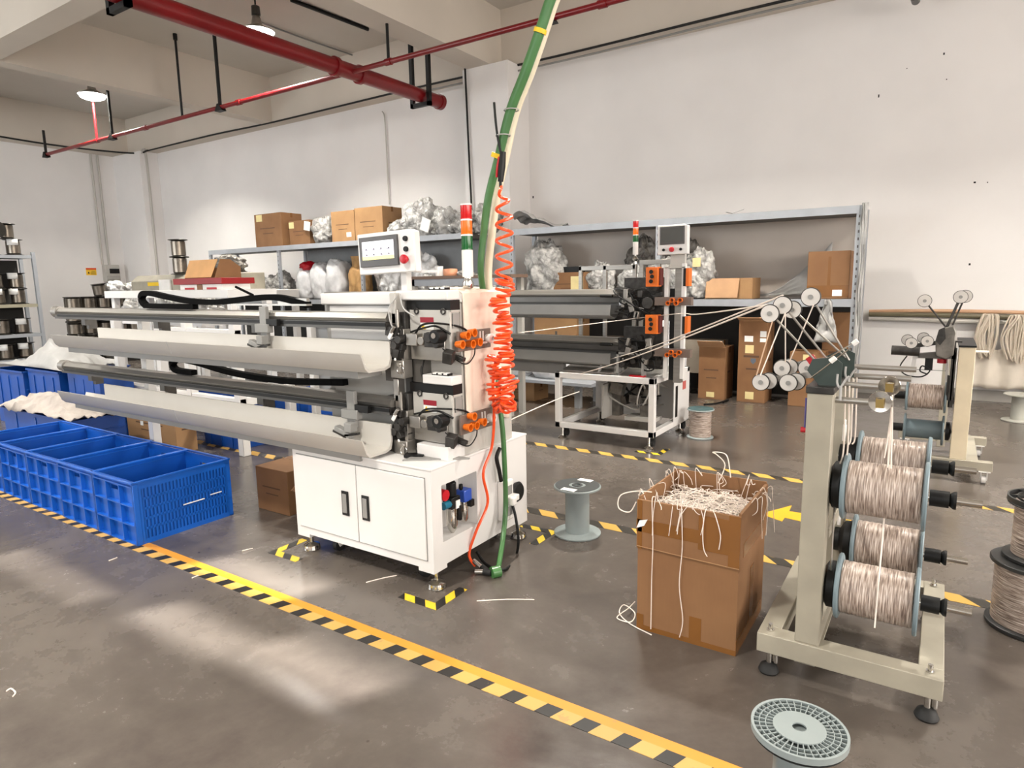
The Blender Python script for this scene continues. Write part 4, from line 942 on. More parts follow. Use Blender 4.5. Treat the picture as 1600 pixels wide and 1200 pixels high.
on_part(MB().lathe([(0.02, 0.2805), (0.118, 0.2805), (0.118, 0.2825), (0.02, 0.2825)], (0, 0, 0), 'z', 32, closed=True), 'flange_recess', mat('recess_teal', '2f4a4c', 0.6), sp2)
sp3 = spool_proto('empty_spool', 'pale grey empty spool standing by the back wall at the right edge', 0.15, 0.28, 0.075, mat('pale_spool', 'aaa9a0', 0.45))
sp3.location = (0.73, 8.33, 0)
sp4 = spool_proto('wire_spool', 'thick reel of shrink-wrapped wire on dark flanges at the right edge, under a paler reel', 0.165, 0.30, 0.08, DSPOOL, wound=0.145, fl=0.02)
sp4.location = (0.41, 3.38, 0)
sp5 = spool_proto('wire_spool', 'reel of wire with a grey flange stacked on the dark-flanged reel at the right edge', 0.145, 0.27, 0.07, DSPOOL, wound=0.115, ribs=8, disc=0.05, fl=0.018)
sp5.location = (0.43, 3.40, 0.30)

def frame_stand(name, label, loc):
    return thing(name, label, 'reel stand', loc)
def stand_base(root, xa, xb, ya, yb, z0, z1, m, w_=0.075):
    mb = MB(); mb.bx(xa, xb, ya, ya+w_, z0, z1); mb.bx(xa, xa+w_, ya+w_, yb, z0, z1-0.001); mb.bx(xb-w_, xb, ya+w_, yb, z0, z1-0.001); mb.bx(xa+w_, xb-w_, yb-w_, yb, z0, z1-0.002)
    return mb.build('base_frame', m, root, bevel=0.003)
S1 = frame_stand('reel_stand', 'near cream steel reel stand holding four reels of wire beside the scrap carton', (-0.2, 2.8, 0))
xa, xb, ya, yb = -0.505, 0.09, 2.425, 3.25
stand_base(S1, xa, xb, ya, yb, 0.095, 0.17, CREAM)
MB().bx(-0.375, -0.292, 2.435, 2.50, 0.17, 1.10).build('post', CREAM, S1, bevel=0.003)
MB().bx(-0.372, -0.292, 3.03, 3.09, 0.17, 1.10).build('post', CREAM, S1, bevel=0.003)
MB().bx(-0.38, -0.29, 2.43, 3.10, 1.10, 1.125).build('top_plate', MECH, S1, bevel=0.003)
MB().bx(-0.372, -0.30, 2.43, 3.09, 0.09, 0.094).bx(-0.371, -0.293, 2.50, 3.03, 0.17, 0.235).build('cross_bar', CREAM, S1, bevel=0.003)
MB().bx(-0.292, -0.288, 2.50, 3.03, 0.56, 0.60).build('side_bar', CREAM, S1)
for x in (xa+0.04, xb-0.04):
    for y in (ya+0.04, yb-0.04):
        f = MB(); f.cyl((x, y, 0.02), (x, y, 0.095), 0.01, 12); f.cyl((x, y, 0.17), (x, y, 0.198), 0.008, 12); f.cyl((x, y, 0.17), (x, y, 0.176), 0.014, 6); f.cyl((x+0.02, y+0.01, 0.04), (x+0.02, y+0.01, 0.095), 0.011, 12)
        f = f.build('leveling_bolt', CHROME, S1)
        MB().lathe([(0.034, 0), (0.038, 0.008), (0.03, 0.028), (0.012, 0.04)], (x, y, 0), 'z', 22).build('foot_pad', BLACKM, f)
def axle(root, y, z, xs, x_hub0, x_end, r=0.013, sgn=1):
    a = MB().cyl((xs, y, z), (x_end, y, z), r, 16).build('axle', CHROME, root)
    return a
SH = [(2.545, 0.755, 'upper near'), (3.02, 0.745, 'upper far'), (2.545, 0.375, 'lower near'), (3.02, 0.375, 'lower far')]
reel = None
for (y, z, nm) in SH:
    a = axle(S1, y, z, -0.33, 0, 0.152)
    b = MB().lathe([(0.014, -0.325), (0.05, -0.325), (0.05, -0.305), (0.06, -0.30), (0.085, -0.285), (0.085, -0.262), (0.014, -0.262)], (0, y, z), 'x', 24, closed=True).build('brake_disc', BLACK, a)
    MB().lathe([(0.0135, 0.006), (0.028, 0.006), (0.028, 0.062), (0.0135, 0.062)], (0, y, z), 'x', 22, closed=True).lathe([(0.0135, 0.068), (0.02, 0.062), (0.03, 0.074), (0.03, 0.082), (0.0135, 0.082)], (0, y, z), 'x', 22, closed=True).build('hub_nut', BLACK, a)
    MB().cyl((-0.31, y-0.02, z+0.07), (-0.31, y-0.02, z+0.14), 0.007, 8).ring((-0.31, y-0.02, z+0.145), 0.014, 0.004, 'x', 12, 6).build('brake_lever', PVCW, a)
    lab = '%s reel of wound pale wire on the near reel stand' % nm
    if reel is None:
        reel = spool_proto('wire_spool', lab, 0.118, 0.258, 0.05, GSPOOL2, wound=0.094, core_r=0.0145, group='wire reels on the near stand'); r_ = reel
    else: r_ = dup(reel, (0, 0, 0), label=lab)
    r_.location = (-0.256, y, z); r_.rotation_euler = (0, PI/2, 0)
    if 'upper far' in nm: r_.scale = (0.98, 0.98, 1)
# guide rods with pulleys on top
for (y, z, xe, xp) in ((2.49, 1.075, -0.118, -0.155), (2.66, 1.105, -0.095, -0.14), (2.80, 1.12, -0.08, -0.14), (2.97, 1.135, -0.07, -0.14)):
    r_ = MB().cyl((-0.33, y, z), (xe, y, z), 0.011, 14).build('guide_rod', STEEL, S1)
    if y < 2.75:
        MB().lathe([(0.013, -0.006), (0.028, -0.008), (0.035, -0.009), (0.030, 0), (0.035, 0.009), (0.028, 0.008), (0.013, 0.006)], (xp, y-0.008, z+0.006), 'y', 28, closed=True).build('pulley', CHROME, r_)
        MB().bx(xp-0.012, xp+0.012, y-0.024, y-0.014, z-0.014, z+0.016).build('brass_collar', mat('brass', 'a8905a', 0.3, 0.8), r_)
# side plates and wire guides above the post
MB().prism([(-0.345, 1.125), (-0.385, 1.175), (-0.37, 1.215), (-0.30, 1.225), (-0.275, 1.205), (-0.275, 1.125)], 2.47, 2.476, 'y').prism([(-0.345, 1.125), (-0.36, 1.20), (-0.30, 1.235), (-0.262, 1.215), (-0.262, 1.125)], 2.72, 2.726, 'y').build('side_plate', mat('dark_green_plate', '34403c', 0.4), S1)
MB().bx(-0.35, -0.30, 2.476, 2.72, 1.125, 1.15).build('plate_spacer', BLACK, S1)
MB().tube([(-0.37, 2.46, 1.15), (-0.25, 2.46, 1.262)], 0.0025, 6).tube([(-0.36, 2.6, 1.19), (-0.245, 2.6, 1.275)], 0.0025, 6).build('tension_wire', CHROME, S1)
MB().cyl((-0.31, 2.45, 1.212), (-0.295, 2.45, 1.226), 0.009, 12).cyl((-0.258, 2.58, 1.262), (-0.243, 2.58, 1.275), 0.009, 12).build('ceramic_eyelet', PVCW, S1)
for dy in (0, 0.22):
    MB().tube(spline([(-0.285, 2.45+dy, 1.17), (-0.285, 2.45+dy, 1.14), (-0.275, 2.45+dy, 1.125), (-0.258, 2.45+dy, 1.155), (-0.25, 2.45+dy, 1.165)], 5), 0.004, 6).tube([(-0.273, 2.45+dy, 1.13), (-0.273, 2.45+dy, 1.08)], 0.005, 6).build('wire_hook', SHEET, S1)
MB().tube(spline([(-0.379, 2.45, 1.08), (-0.379, 2.45, 0.99), (-0.379, 2.45, 0.97)], 4), 0.004, 6).build('sensor_lead', mat('violet_lead', '4a4480', 0.5), S1)
MB().cyl((-0.392, 2.45, 0.965), (-0.375, 2.45, 0.965), 0.010, 12).build('red_button', RED, S1)
MB().prism([(-0.38, 0.4), (-0.372, 0.4), (-0.372, 0.43), (-0.38, 0.43)], 2.48, 2.5, 'y').build('clip', BLACK, S1)
# dancer pulleys in front of the stand, on two arm pairs
def pulley(root, c, r=0.032, th=0.012):
    p = MB().lathe([(0.004, -th/2), (r*0.9, -th/2), (r*1.05, -th/2), (r*0.85, 0), (r*1.05, th/2), (r*0.9, th/2), (0.004, th/2)], c, 'y', 28).build('pulley', mat('pulley_plastic', 'cbc7c2', 0.4), root)
    MB().lathe([(r*0.3, 0), (r*0.3, -0.004), (0.001, -0.004)], (c[0], c[1]-th/2, c[2]), 'y', 16).build('pulley_bearing', PVCD, p)
    MB().ring((c[0], c[1], c[2]), r*1.06, 0.0035, 'y', 28, 6).build('pulley_rim', MECH, p)
    return p
UP = [at(1203, 490, y=2.56), at(1223, 477, y=2.60), at(1238, 484, y=2.68), at(1267, 464, y=2.60)]
LO = [at(1189, 597, y=2.54), at(1232, 598, y=2.54), at(1222, 575, y=2.66), at(1261, 575, y=2.66)]
for p in UP: pulley(S1, tuple(p), 0.03)
for p in LO:
    pulley(S1, tuple(p), 0.028); pulley(S1, (p.x+0.022, p.y+0.03, p.z+0.002), 0.028)
arm = MB()
for a_, b_ in ((LO[0], Vector((-0.35, 2.60, 1.15))), (LO[2], Vector((-0.35, 2.69, 1.19)))):
    d = (b_-a_); arm.obx((a_+b_)/2+Vector((0, 0.025, 0)), (d.length, 0.006, 0.022), (0, -math.atan2(d.z, d.x), 0))
for a_, e_ in ((UP[0], (-0.33, 2.58, 1.15)), (UP[1], (-0.31, 2.62, 1.16)), (UP[2], (-0.29, 2.70, 1.2)), (UP[3], (-0.27, 2.62, 1.2))): arm.tube([a_+Vector((0, 0.012, 0)), Vector(e_)], 0.004, 8)
arm.build('dancer_arm', STEEL, S1)
MB().obx((-0.385, 2.60, 1.19), (0.05, 0.012, 0.03), (0, 0.9, 0)).build('red_arm_tip', RED, S1)
# wires of the near stand
WM = SCRAPM
def wire(pts, label, r=0.0032, m=None, group=None, smooth=True, name='wire_strand'):
    return tag(MB().tube(spline(pts, 6) if smooth else pts, r, 6).build(name, m or WM), label, 'wire', group)
T = mat('tan_wire', 'c9a98c', 0.4)
g = 'strands between the dancer pulleys of the near stand'
for k, (a_, b_, m) in enumerate([(UP[0], LO[0], T), (UP[1], LO[0], WM), (UP[1], LO[2], WM), (UP[3], LO[2], WM)]):
    wire([a_+Vector((0.012, -0.01, -0.028)), b_+Vector((-0.015+0.014*k, -0.01, 0.026))], ['leftmost tan strand between the leftmost upper and lower dancer pulleys', 'pale strand from the second upper dancer pulley to the leftmost lower one', 'pale strand from the second upper pulley to the back lower pulley', 'pale strand slanting from the rightmost upper pulley down to the back lower pulley'][k], 0.0024, m, g, smooth=False)
tgt = [at(1215, 497, y=5.5), at(800, 527, y=5.2)]
hx = at(905, 585, y=5.43)
for k, (a_, q, nm) in enumerate([(UP[0]+Vector((-0.01, 0, 0.032)), at(1040, 492, y=5.45), 'upper'), (UP[0]+Vector((-0.02, 0, 0.028)), hx, 'lower'), (UP[1]+Vector((-0.005, 0.02, 0.036)), hx+Vector((0.25, 0.15, 0.14)), 'middle')]):
    pts = [a_, (a_+Vector(q))/2+Vector((0, 0, -0.02)), Vector(q)]
    if k == 0: pts = [a_, (a_+Vector(q))/2+Vector((0, 0, -0.015)), Vector(q), at(812, 520, y=4.9)]
    wire(pts, '%s of the long pale wires running from the dancer pulleys to the open machine table' % nm, 0.0036, None, smooth=True)
wire([at(905, 612, y=5.3), at(868, 625, y=4.6), at(800, 655, y=3.6), Vector((-1.995, 3.0, 0.72))], 'pale wire sagging from the open machine table towards the orange coil', 0.0036)
for k, (xx, yy, ze) in enumerate([(-0.11, 2.52, 0.85), (-0.118, 2.535, 0.47), (-0.14, 2.66, 0.85), (-0.12, 2.52, 0.30)]):
    wire([(-0.122, 2.51, 1.10), ((-0.122+xx)/2, yy, (1.10+ze)/2), (xx, yy-0.02 if ze > 0.5 else 2.425, ze)], 'pale strand from the chrome pulley to the %s reel, near stand' % ['upper near', 'lower near', 'upper far', 'bottom of the lower near'][k], 0.0028, None, 'strands hanging over the near stand reels', True)
for k, (xx, yy) in enumerate([(-0.262, 2.52), (-0.25, 2.53), (-0.262, 2.74), (-0.25, 2.76)]):
    wire([(xx-0.005, yy, 1.12), (xx+0.002, yy, 0.9), (xx-0.006, yy, 0.84 if k < 2 else 0.86)], '%s of four pale strands dropping beside the near stand post' % ['front left', 'front right', 'back left', 'back right'][k], 0.003, None, 'strands beside the near stand post', True)
wire([(-0.272, 2.50, 0.80), (-0.276, 2.50, 0.6), (-0.274, 2.5, 0.44)], 'steel tension line between the upper and lower brakes of the near stand', 0.004, STEEL)

# rear stand, mirrored
S2 = frame_stand('reel_stand', 'rear cream steel reel stand near the back wall with a black sensor tube on top', (0.15, 6.0, 0))
MB().bx(-0.25, 0.375, 5.62, 5.69, 0.10, 0.165).bx(0.20, 0.29, 5.69, 6.55, 0.10, 0.163).bx(-0.25, 0.375, 6.48, 6.55, 0.10, 0.164).build('base_frame', CREAM, S2, bevel=0.003)
MB().bx(0.115, 0.215, 5.63, 5.69, 0.165, 0.985).build('post', mat('cream_post', 'd8cbb0', 0.45), S2, bevel=0.003)
MB().bx(0.03, 0.09, 6.28, 6.34, 0.10, 0.985).build('post', CREAM, S2, bevel=0.003)
MB().bx(0.112, 0.218, 5.62, 6.34, 0.985, 0.998).build('top_plate', BLACK, S2)
MB().cyl((0.215, 5.66, 0.955), (0.29, 5.66, 0.955), 0.008, 8).build('cross_pin', PVCW, S2)
for x, y in ((0.33, 5.66), (-0.2, 5.66), (0.33, 6.52), (-0.2, 6.52)): caster(x, y-0.02, 0.10, S2, 0.03, PVCW, PVCW)
sh2 = [(5.72, 0.60, 'wound'), (5.72, 0.35, 'empty')]
for (y, z, nm) in sh2:
    a = MB().cyl((-0.27, y, z), (0.13, y, z), 0.012, 12).build('axle', STEEL, S2)
    MB().lathe([(0.013, -0.262), (0.03, -0.262), (0.03, -0.195), (0.013, -0.195)], (0, y, z), 'x', 18, closed=True).lathe([(0.013, 0.078), (0.07, 0.078), (0.07, 0.10), (0.04, 0.112), (0.013, 0.112)], (0, y, z), 'x', 20, closed=True).build('brake_hub', BLACK, a)
    if nm == 'wound': r_ = dup(reel, (-0.19, y, z), rot=(0, PI/2, 0), label='reel of wound wire, upper one on the rear reel stand', group='reels on the rear stand')
    else:
        r_ = spool_proto('empty_spool', 'bare blue-grey reel below the wound one on the rear reel stand', 0.115, 0.258, 0.072, mat('slate_spool', '5d6c72', 0.4), group='reels on the rear stand'); r_.location = (-0.19, y, z); r_.rotation_euler = (0, PI/2, 0)
    r_.scale = (0.98, 0.98, 1)
MB().cyl((-0.30, 5.6, 0.95), (-0.12, 5.6, 0.945), 0.035, 16).build('sensor_tube', MECH, S2)
MB().prism([(-0.13, 0.90), (-0.13, 0.93), (-0.02, 0.945), (0.1, 0.95), (0.1, 0.90)], 5.6, 5.66, 'y').build('tube_base', GREYD, S2)
MB().prism([(-0.02, 0.92), (-0.03, 1.02), (0.01, 1.08), (0.01, 1.12), (0.07, 1.14), (0.09, 1.09), (0.085, 0.93), (0.04, 0.90)], 5.58, 5.68, 'y').build('tension_head', MECH2, S2, bevel=0.006)
MB().prism([(-0.03, 1.03), (-0.015, 1.11), (0.02, 1.13), (0.03, 1.05), (0.0, 1.0)], 5.56, 5.585, 'y').build('head_cover', MECH, S2)
MB().bx(0.07, 0.13, 5.60, 5.66, 1.02, 1.03).bx(0.075, 0.095, 5.60, 5.66, 0.6, 1.02).build('mounting_bracket', MECH, S2)
def arms(pts, r): return MB().tube(pts, r, 8)
q1, q2, q3 = at(1445, 470, y=5.62), at(1501, 464, y=5.62), at(1508, 463, y=5.66)
arms([Vector((0.03, 5.62, 1.12)), q1], 0.006).tube([Vector((0.03, 5.62, 1.12)), q2], 0.009, 8).tube([Vector((0.06, 5.66, 1.12)), q3], 0.006, 8).build('dancer_arm', MECH, S2)
for q in (q1, q2, q3): pulley(S2, (q.x, q.y-0.01, q.z), 0.04)
for (u, v) in ((1424, 536), (1418, 531), (1449, 533), (1443, 528)):
    p = at(u, v, y=5.56 if u in (1424, 1449) else 5.64); pulley(S2, tuple(p), 0.035)
MB().obx((-0.09, 5.60, 1.0), (0.2, 0.01, 0.03), (0, -0.2, 0)).build('arm_plate', MECH, S2)
MB().prism([(-0.17, 0.905), (0.06, 0.905), (0.08, 0.62), (0.055, 0.62), (0.04, 0.88), (-0.14, 0.88), (-0.165, 0.62), (-0.19, 0.62)], 5.74, 5.77, 'y').build('white_bracket', WHITE, S2, bevel=0.003)
MB().bx(-0.085, -0.035, 5.70, 5.74, 0.80, 0.90).build('limit_switch', BLACK, S2)
MB().bx(-0.15, 0.05, 5.73, 5.735, 0.795, 0.80).build('switch_wire', PVCD, S2)
MB().tube(spline([(-0.20, 5.66, 0.905), (-0.24, 5.66, 0.82), (-0.20, 5.68, 0.76), (-0.10, 5.69, 0.75), (-0.05, 5.69, 0.80), (-0.10, 5.7, 0.83), (-0.11, 5.7, 0.79), (-0.06, 5.7, 0.77)], 6), 0.005, 6).build('sensor_lead', BLACK, S2)
MB().lathe([(0.03, 0), (0.03, 0.03), (0.01, 0.04)], (0.02, 5.68, 0.86), 'z', 14).build('red_button', RED, S2)
MB().bx(0.085, 0.105, 5.60, 5.625, 0.55, 0.98).bx(0.06, 0.085, 5.61, 5.64, 0.60, 0.78).build('chain_guide', MECH, S2)

# ================================================================== CARDBOARD
def flap(root, p0, p1, length, out, ang, m=CARD, name='flap'):
    """flap hinged on the edge p0-p1, 'out' unit vector away from the box, ang above horizontal"""
    p0, p1, out = Vector(p0), Vector(p1), Vector(out)
    d = (out*math.cos(ang)+Vector((0, 0, 1))*math.sin(ang))*length; n = (p1-p0).cross(d).normalized()*0.003
    mb = MB(); e = (p1-p0)*0.03
    vs = [p0-n, p1-n, p1+d-e-n, p0+d+e-n, p0+n, p1+n, p1+d-e+n, p0+d+e+n]
    mb.add(vs, [(0,3,2,1),(4,5,6,7),(0,1,5,4),(1,2,6,5),(2,3,7,6),(3,0,4,7)]); return mb.build(name, m, root)
def carton(label, x0, x1, y0, y1, z0, z1, m=CARD, open_=False, rot=0.0, name='cardboard_carton', group=None, marks=True, tape=True, note=None, stamp=None):
    cx, cy = (x0+x1)/2, (y0+y1)/2
    root = thing(name, label, 'box', (cx, cy, z0), group)
    if open_:
        t = 0.006; mb = MB(); mb.bx(x0, x1, y0, y1, z0, z0+t); mb.bx(x0, x1, y0, y0+t, z0+t, z1); mb.bx(x0, x1, y1-t, y1, z0+t, z1); mb.bx(x0, x0+t, y0+t, y1-t, z0+t, z1); mb.bx(x1-t, x1, y0+t, y1-t, z0+t, z1)
        mb.build('body', m, root)
    else:
        MB().bx(x0, x1, y0, y1, z0, z1).build('body', m, root, bevel=0.004)
        if tape: MB().bx(x0-0.001, x1+0.001, cy-0.025, cy+0.025, z1, z1+0.001).bx(x0-0.001, x0, cy-0.025, cy+0.025, z1-0.08, z1).bx(x1, x1+0.001, cy-0.025, cy+0.025, z1-0.08, z1).build('packing_tape', PTAPE, root)
    w_, h = x1-x0, z1-z0
    if marks:
        mb = MB()
        mb.bx(x0+w_*0.2, x0+w_*0.75, y0-0.0015, y0, z0+h*0.55, z0+h*0.575); mb.bx(x0+w_*0.3, x0+w_*0.68, y0-0.0015, y0, z0+h*0.40, z0+h*0.42)
        mb.bx(x1, x1+0.0015, y0+(y1-y0)*0.3, y0+(y1-y0)*0.6, z0+h*0.5, z0+h*0.53); mb.build('printing', PRINT, root)
    if note: a, b_, c_, d_, mm = note; MB().bx(x0+w_*a, x0+w_*b_, y0-0.003, y0-0.0016, z0+h*c_, z0+h*d_).build('label', mm, root)
    if rot: root.rotation_euler = (0, 0, rot)
    return root
# scrap carton
SX0, SX1, SY0, SY1, SZ = -1.02, -0.60, 2.50, 2.95, 0.585
SC_ = thing('scrap_carton', 'tall brown carton overflowing with white wire scraps in the middle of the floor', 'box', (-0.81, 2.72, 0))
t = 0.007
mb = MB(); mb.bx(SX0, SX1, SY0, SY1, 0, t); mb.bx(SX0, SX1, SY0, SY0+t, t, SZ); mb.bx(SX0, SX1, SY1-t, SY1, t, SZ+0.02); mb.bx(SX0, SX0+t, SY0+t, SY1-t, t, SZ+0.01); mb.bx(SX1-t, SX1, SY0+t, SY1-t, t, SZ+0.01)
mb.build('body', CARD, SC_)
MB().bx(SX0-0.004, SX1+0.004, SY0-0.005, SY0, 0.375, SZ).bx(SX1, SX1+0.005, SY0, SY1, 0.36, SZ+0.01).build('outer_sleeve', CARD, SC_)
MB().bx(SX0-0.005, SX1+0.004, SY0-0.0065, SY0-0.005, 0.445, 0.50).bx(SX0+0.26, SX0+0.38, SY0-0.0068, SY0-0.005, 0.42, SZ-0.02).bx(SX0, SX0+0.02, SY0-0.0065, SY0-0.005, 0.37, SZ).bx(SX1-0.04, SX1+0.004, SY0-0.0066, SY0-0.005, 0.375, SZ).bx(SX0+0.23, SX0+0.28, SY0-0.0015, SY0, 0.0, 0.12).bx(SX0, SX1, SY0-0.0012, SY0, 0.0, 0.022)\
    .bx(SX0-0.001, SX0+0.03, SY0-0.0015, SY0, 0.0, 0.07).bx(SX1+0.005, SX1+0.0065, SY0+0.05, SY0+0.40, 0.40, 0.46).bx(SX1, SX1+0.0015, SY0, SY0+0.42, 0.0, 0.06).bx(SX1, SX1+0.0015, SY0+0.2, SY0+0.26, 0.06, 0.30).build('packing_tape', PTAPE, SC_)
MB().tube([(SX0-0.002, SY0-0.007, 0.38), (SX0+0.2, SY0-0.0075, 0.375), (SX1+0.004, SY0-0.007, 0.372)], 0.002, 6).build('strapping', CARDL, SC_)
MB().prism([(SX0-0.004, 0.46), (SX0+0.03, 0.475), (SX0+0.045, 0.505), (SX0+0.01, 0.495)], SY0-0.009, SY0-0.0068, 'y').build('torn_label', PAPER, SC_)
rnd = random.Random(5); mb = MB()
def curl(c, L, r, flatness=0.4, n=9):
    p = Vector(c); a = rnd.uniform(0, 2*PI); e = rnd.uniform(-0.3, 0.5); pts = [p.copy()]; ka = rnd.uniform(-0.7, 0.7)
    for i in range(n):
        a += ka; e = e*0.8+rnd.uniform(-0.35, 0.3); p = p+Vector((math.cos(a)*math.cos(e), math.sin(a)*math.cos(e), math.sin(e)*flatness))*(L/n); pts.append(p.copy())
    return pts
for k in range(620):
    c_ = (rnd.uniform(SX0+0.03, SX1-0.03), rnd.uniform(SY0+0.03, SY1-0.03), 0.50+rnd.uniform(-0.02, 0.045))
    pts = curl(c_, rnd.uniform(0.06, 0.18), 0, 0.2)
    pts = [Vector((min(max(p.x, SX0+0.012), SX1-0.012), min(max(p.y, SY0+0.012), SY1-0.012), max(p.z, 0.45))) for p in pts]
    mb.tube(pts, rnd.uniform(0.0012, 0.002), 4)
for k in range(30):      # strands springing over the rim
    side = rnd.choice('fffrrrbl'); 
    if side == 'f': s = Vector((rnd.uniform(SX0+0.02, SX1-0.02), SY0+0.03, 0.56)); o_ = Vector((0, -0.045, 0))
    elif side == 'r': s = Vector((SX1-0.03, rnd.uniform(SY0, SY1), 0.56)); o_ = Vector((0.06, 0, 0))
    elif side == 'b': s = Vector((rnd.uniform(SX0, SX1), SY1-0.04, 0.56)); o_ = Vector((0.03, -0.02, 0.02))
    else: s = Vector((SX0+0.03, rnd.uniform(SY0, SY1), 0.56)); o_ = Vector((-0.05, 0, 0))
    h = rnd.uniform(0.03, 0.07); dr = rnd.uniform(0.0, 0.14) if side == 'f' else rnd.uniform(0.02, 0.26) if side == 'r' else rnd.uniform(-0.02, 0.06)
    mb.tube(spline([s+Vector((0, 0, -0.04)), s+o_*0.5+Vector((rnd.uniform(-0.03, 0.03), rnd.uniform(-0.03, 0.03), h)), s+o_+Vector((0, 0, 0.02-dr*0.3)), s+o_+Vector((rnd.uniform(-0.02, 0.02), rnd.uniform(-0.02, 0.02), 0.02-dr))], 5), 0.0015, 5)
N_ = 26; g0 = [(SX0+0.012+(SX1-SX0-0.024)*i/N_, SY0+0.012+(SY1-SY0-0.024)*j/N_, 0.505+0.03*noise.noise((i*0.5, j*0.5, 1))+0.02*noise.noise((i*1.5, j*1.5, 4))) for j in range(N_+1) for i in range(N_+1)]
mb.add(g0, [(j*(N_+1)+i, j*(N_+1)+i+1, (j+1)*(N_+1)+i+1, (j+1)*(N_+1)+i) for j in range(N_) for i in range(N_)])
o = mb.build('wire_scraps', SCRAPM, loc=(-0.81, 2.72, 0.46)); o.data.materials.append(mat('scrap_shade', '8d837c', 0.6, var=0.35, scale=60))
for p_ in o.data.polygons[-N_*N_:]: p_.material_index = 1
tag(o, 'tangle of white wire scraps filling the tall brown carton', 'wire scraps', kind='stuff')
for k, (u, z_, lab) in enumerate([(1019, 0.02, 'left strand hanging down the front of the scrap carton to its bottom edge'), (1065, 0.02, 'wavy middle strand hanging down the front of the scrap carton')]):
    b_ = at(u, 850, y=SY0-0.012); xk = b_.x
    wire([(xk-0.004, SY0+0.02, 0.60), (xk-0.004, SY0-0.011, 0.59), (xk+0.003, SY0-0.012, 0.42), (xk-0.006*k, SY0-0.011, 0.25), (xk+0.012*k, SY0-0.011, 0.10), (xk, SY0-0.012, z_)], lab, 0.002)
wire([(-0.735, SY0+0.01, 0.59), (-0.735, SY0-0.013, 0.575), (-0.74, SY0-0.014, 0.5), (-0.735, SY0-0.012, 0.43), (-0.72, SY0-0.012, 0.40)], 'short strand hooked over the front right of the scrap carton', 0.0022)
wire([(-0.71, SY0+0.01, 0.59), (-0.69, SY0-0.013, 0.57), (-0.67, SY0-0.014, 0.5), (-0.675, SY0-0.012, 0.44)], 'second short strand hooked over the front right corner of the scrap carton', 0.0022)
wire([at(992, 940, z=0.02), at(980, 952, z=0.03), at(964, 965, z=0.01), at(985, 972, z=0.02), at(992, 958, z=0.03), at(975, 945, z=0.03), at(968, 958, z=0.015), at(985, 975, z=0.005), at(1018, 992, z=0.003)], 'curled wire scrap on the floor at the left foot of the scrap carton', 0.0025)
wire([(SX0+0.02, SY0+0.1, 0.59), (SX0-0.03, SY0+0.05, 0.60), (SX0-0.09, SY0+0.02, 0.58), (SX0-0.09, SY0, 0.53), (SX0-0.04, SY0, 0.52), (SX0-0.01, SY0, 0.57)], 'looped strand sticking out left of the scrap carton', 0.0025)
wire([(-0.80, 2.9, 0.58), (-0.78, 2.93, 0.66), (-0.82, 2.94, 0.70), (-0.84, 2.94, 0.71), (-0.79, 2.93, 0.715), (-0.76, 2.9, 0.70), (-0.74, 2.88, 0.62)], 'tall loop of strand rising at the back of the scrap carton', 0.0025)

# floor litter
for k, (a_, b_) in enumerate([((572, 910), (620, 899)), ((745, 939), (835, 937)), ((170, 876), (183, 871)), ((300, 903), (310, 899)), ((378, 861), (395, 857))]):
    A_, B_ = at(*a_, z=0.003), at(*b_, z=0.003); md = (A_+B_)/2+Vector((0.0, 0.01, 0))
    wire([A_, md, B_], ['straight white scrap in front of the white cabinet', 'white scrap lying in the middle of the floor right of the corner mark', 'short white scrap on the floor left of the near tape line', 'tiny white scrap at the edge of the near tape line', 'short white scrap on the floor right of the blue crates'][k], 0.0028)
wire([at(10, 1080, z=0.003), at(17, 1076, z=0.003), at(24, 1082, z=0.003), at(20, 1088, z=0.003)], 'tiny curled scrap at the left edge of the foreground floor', 0.003)
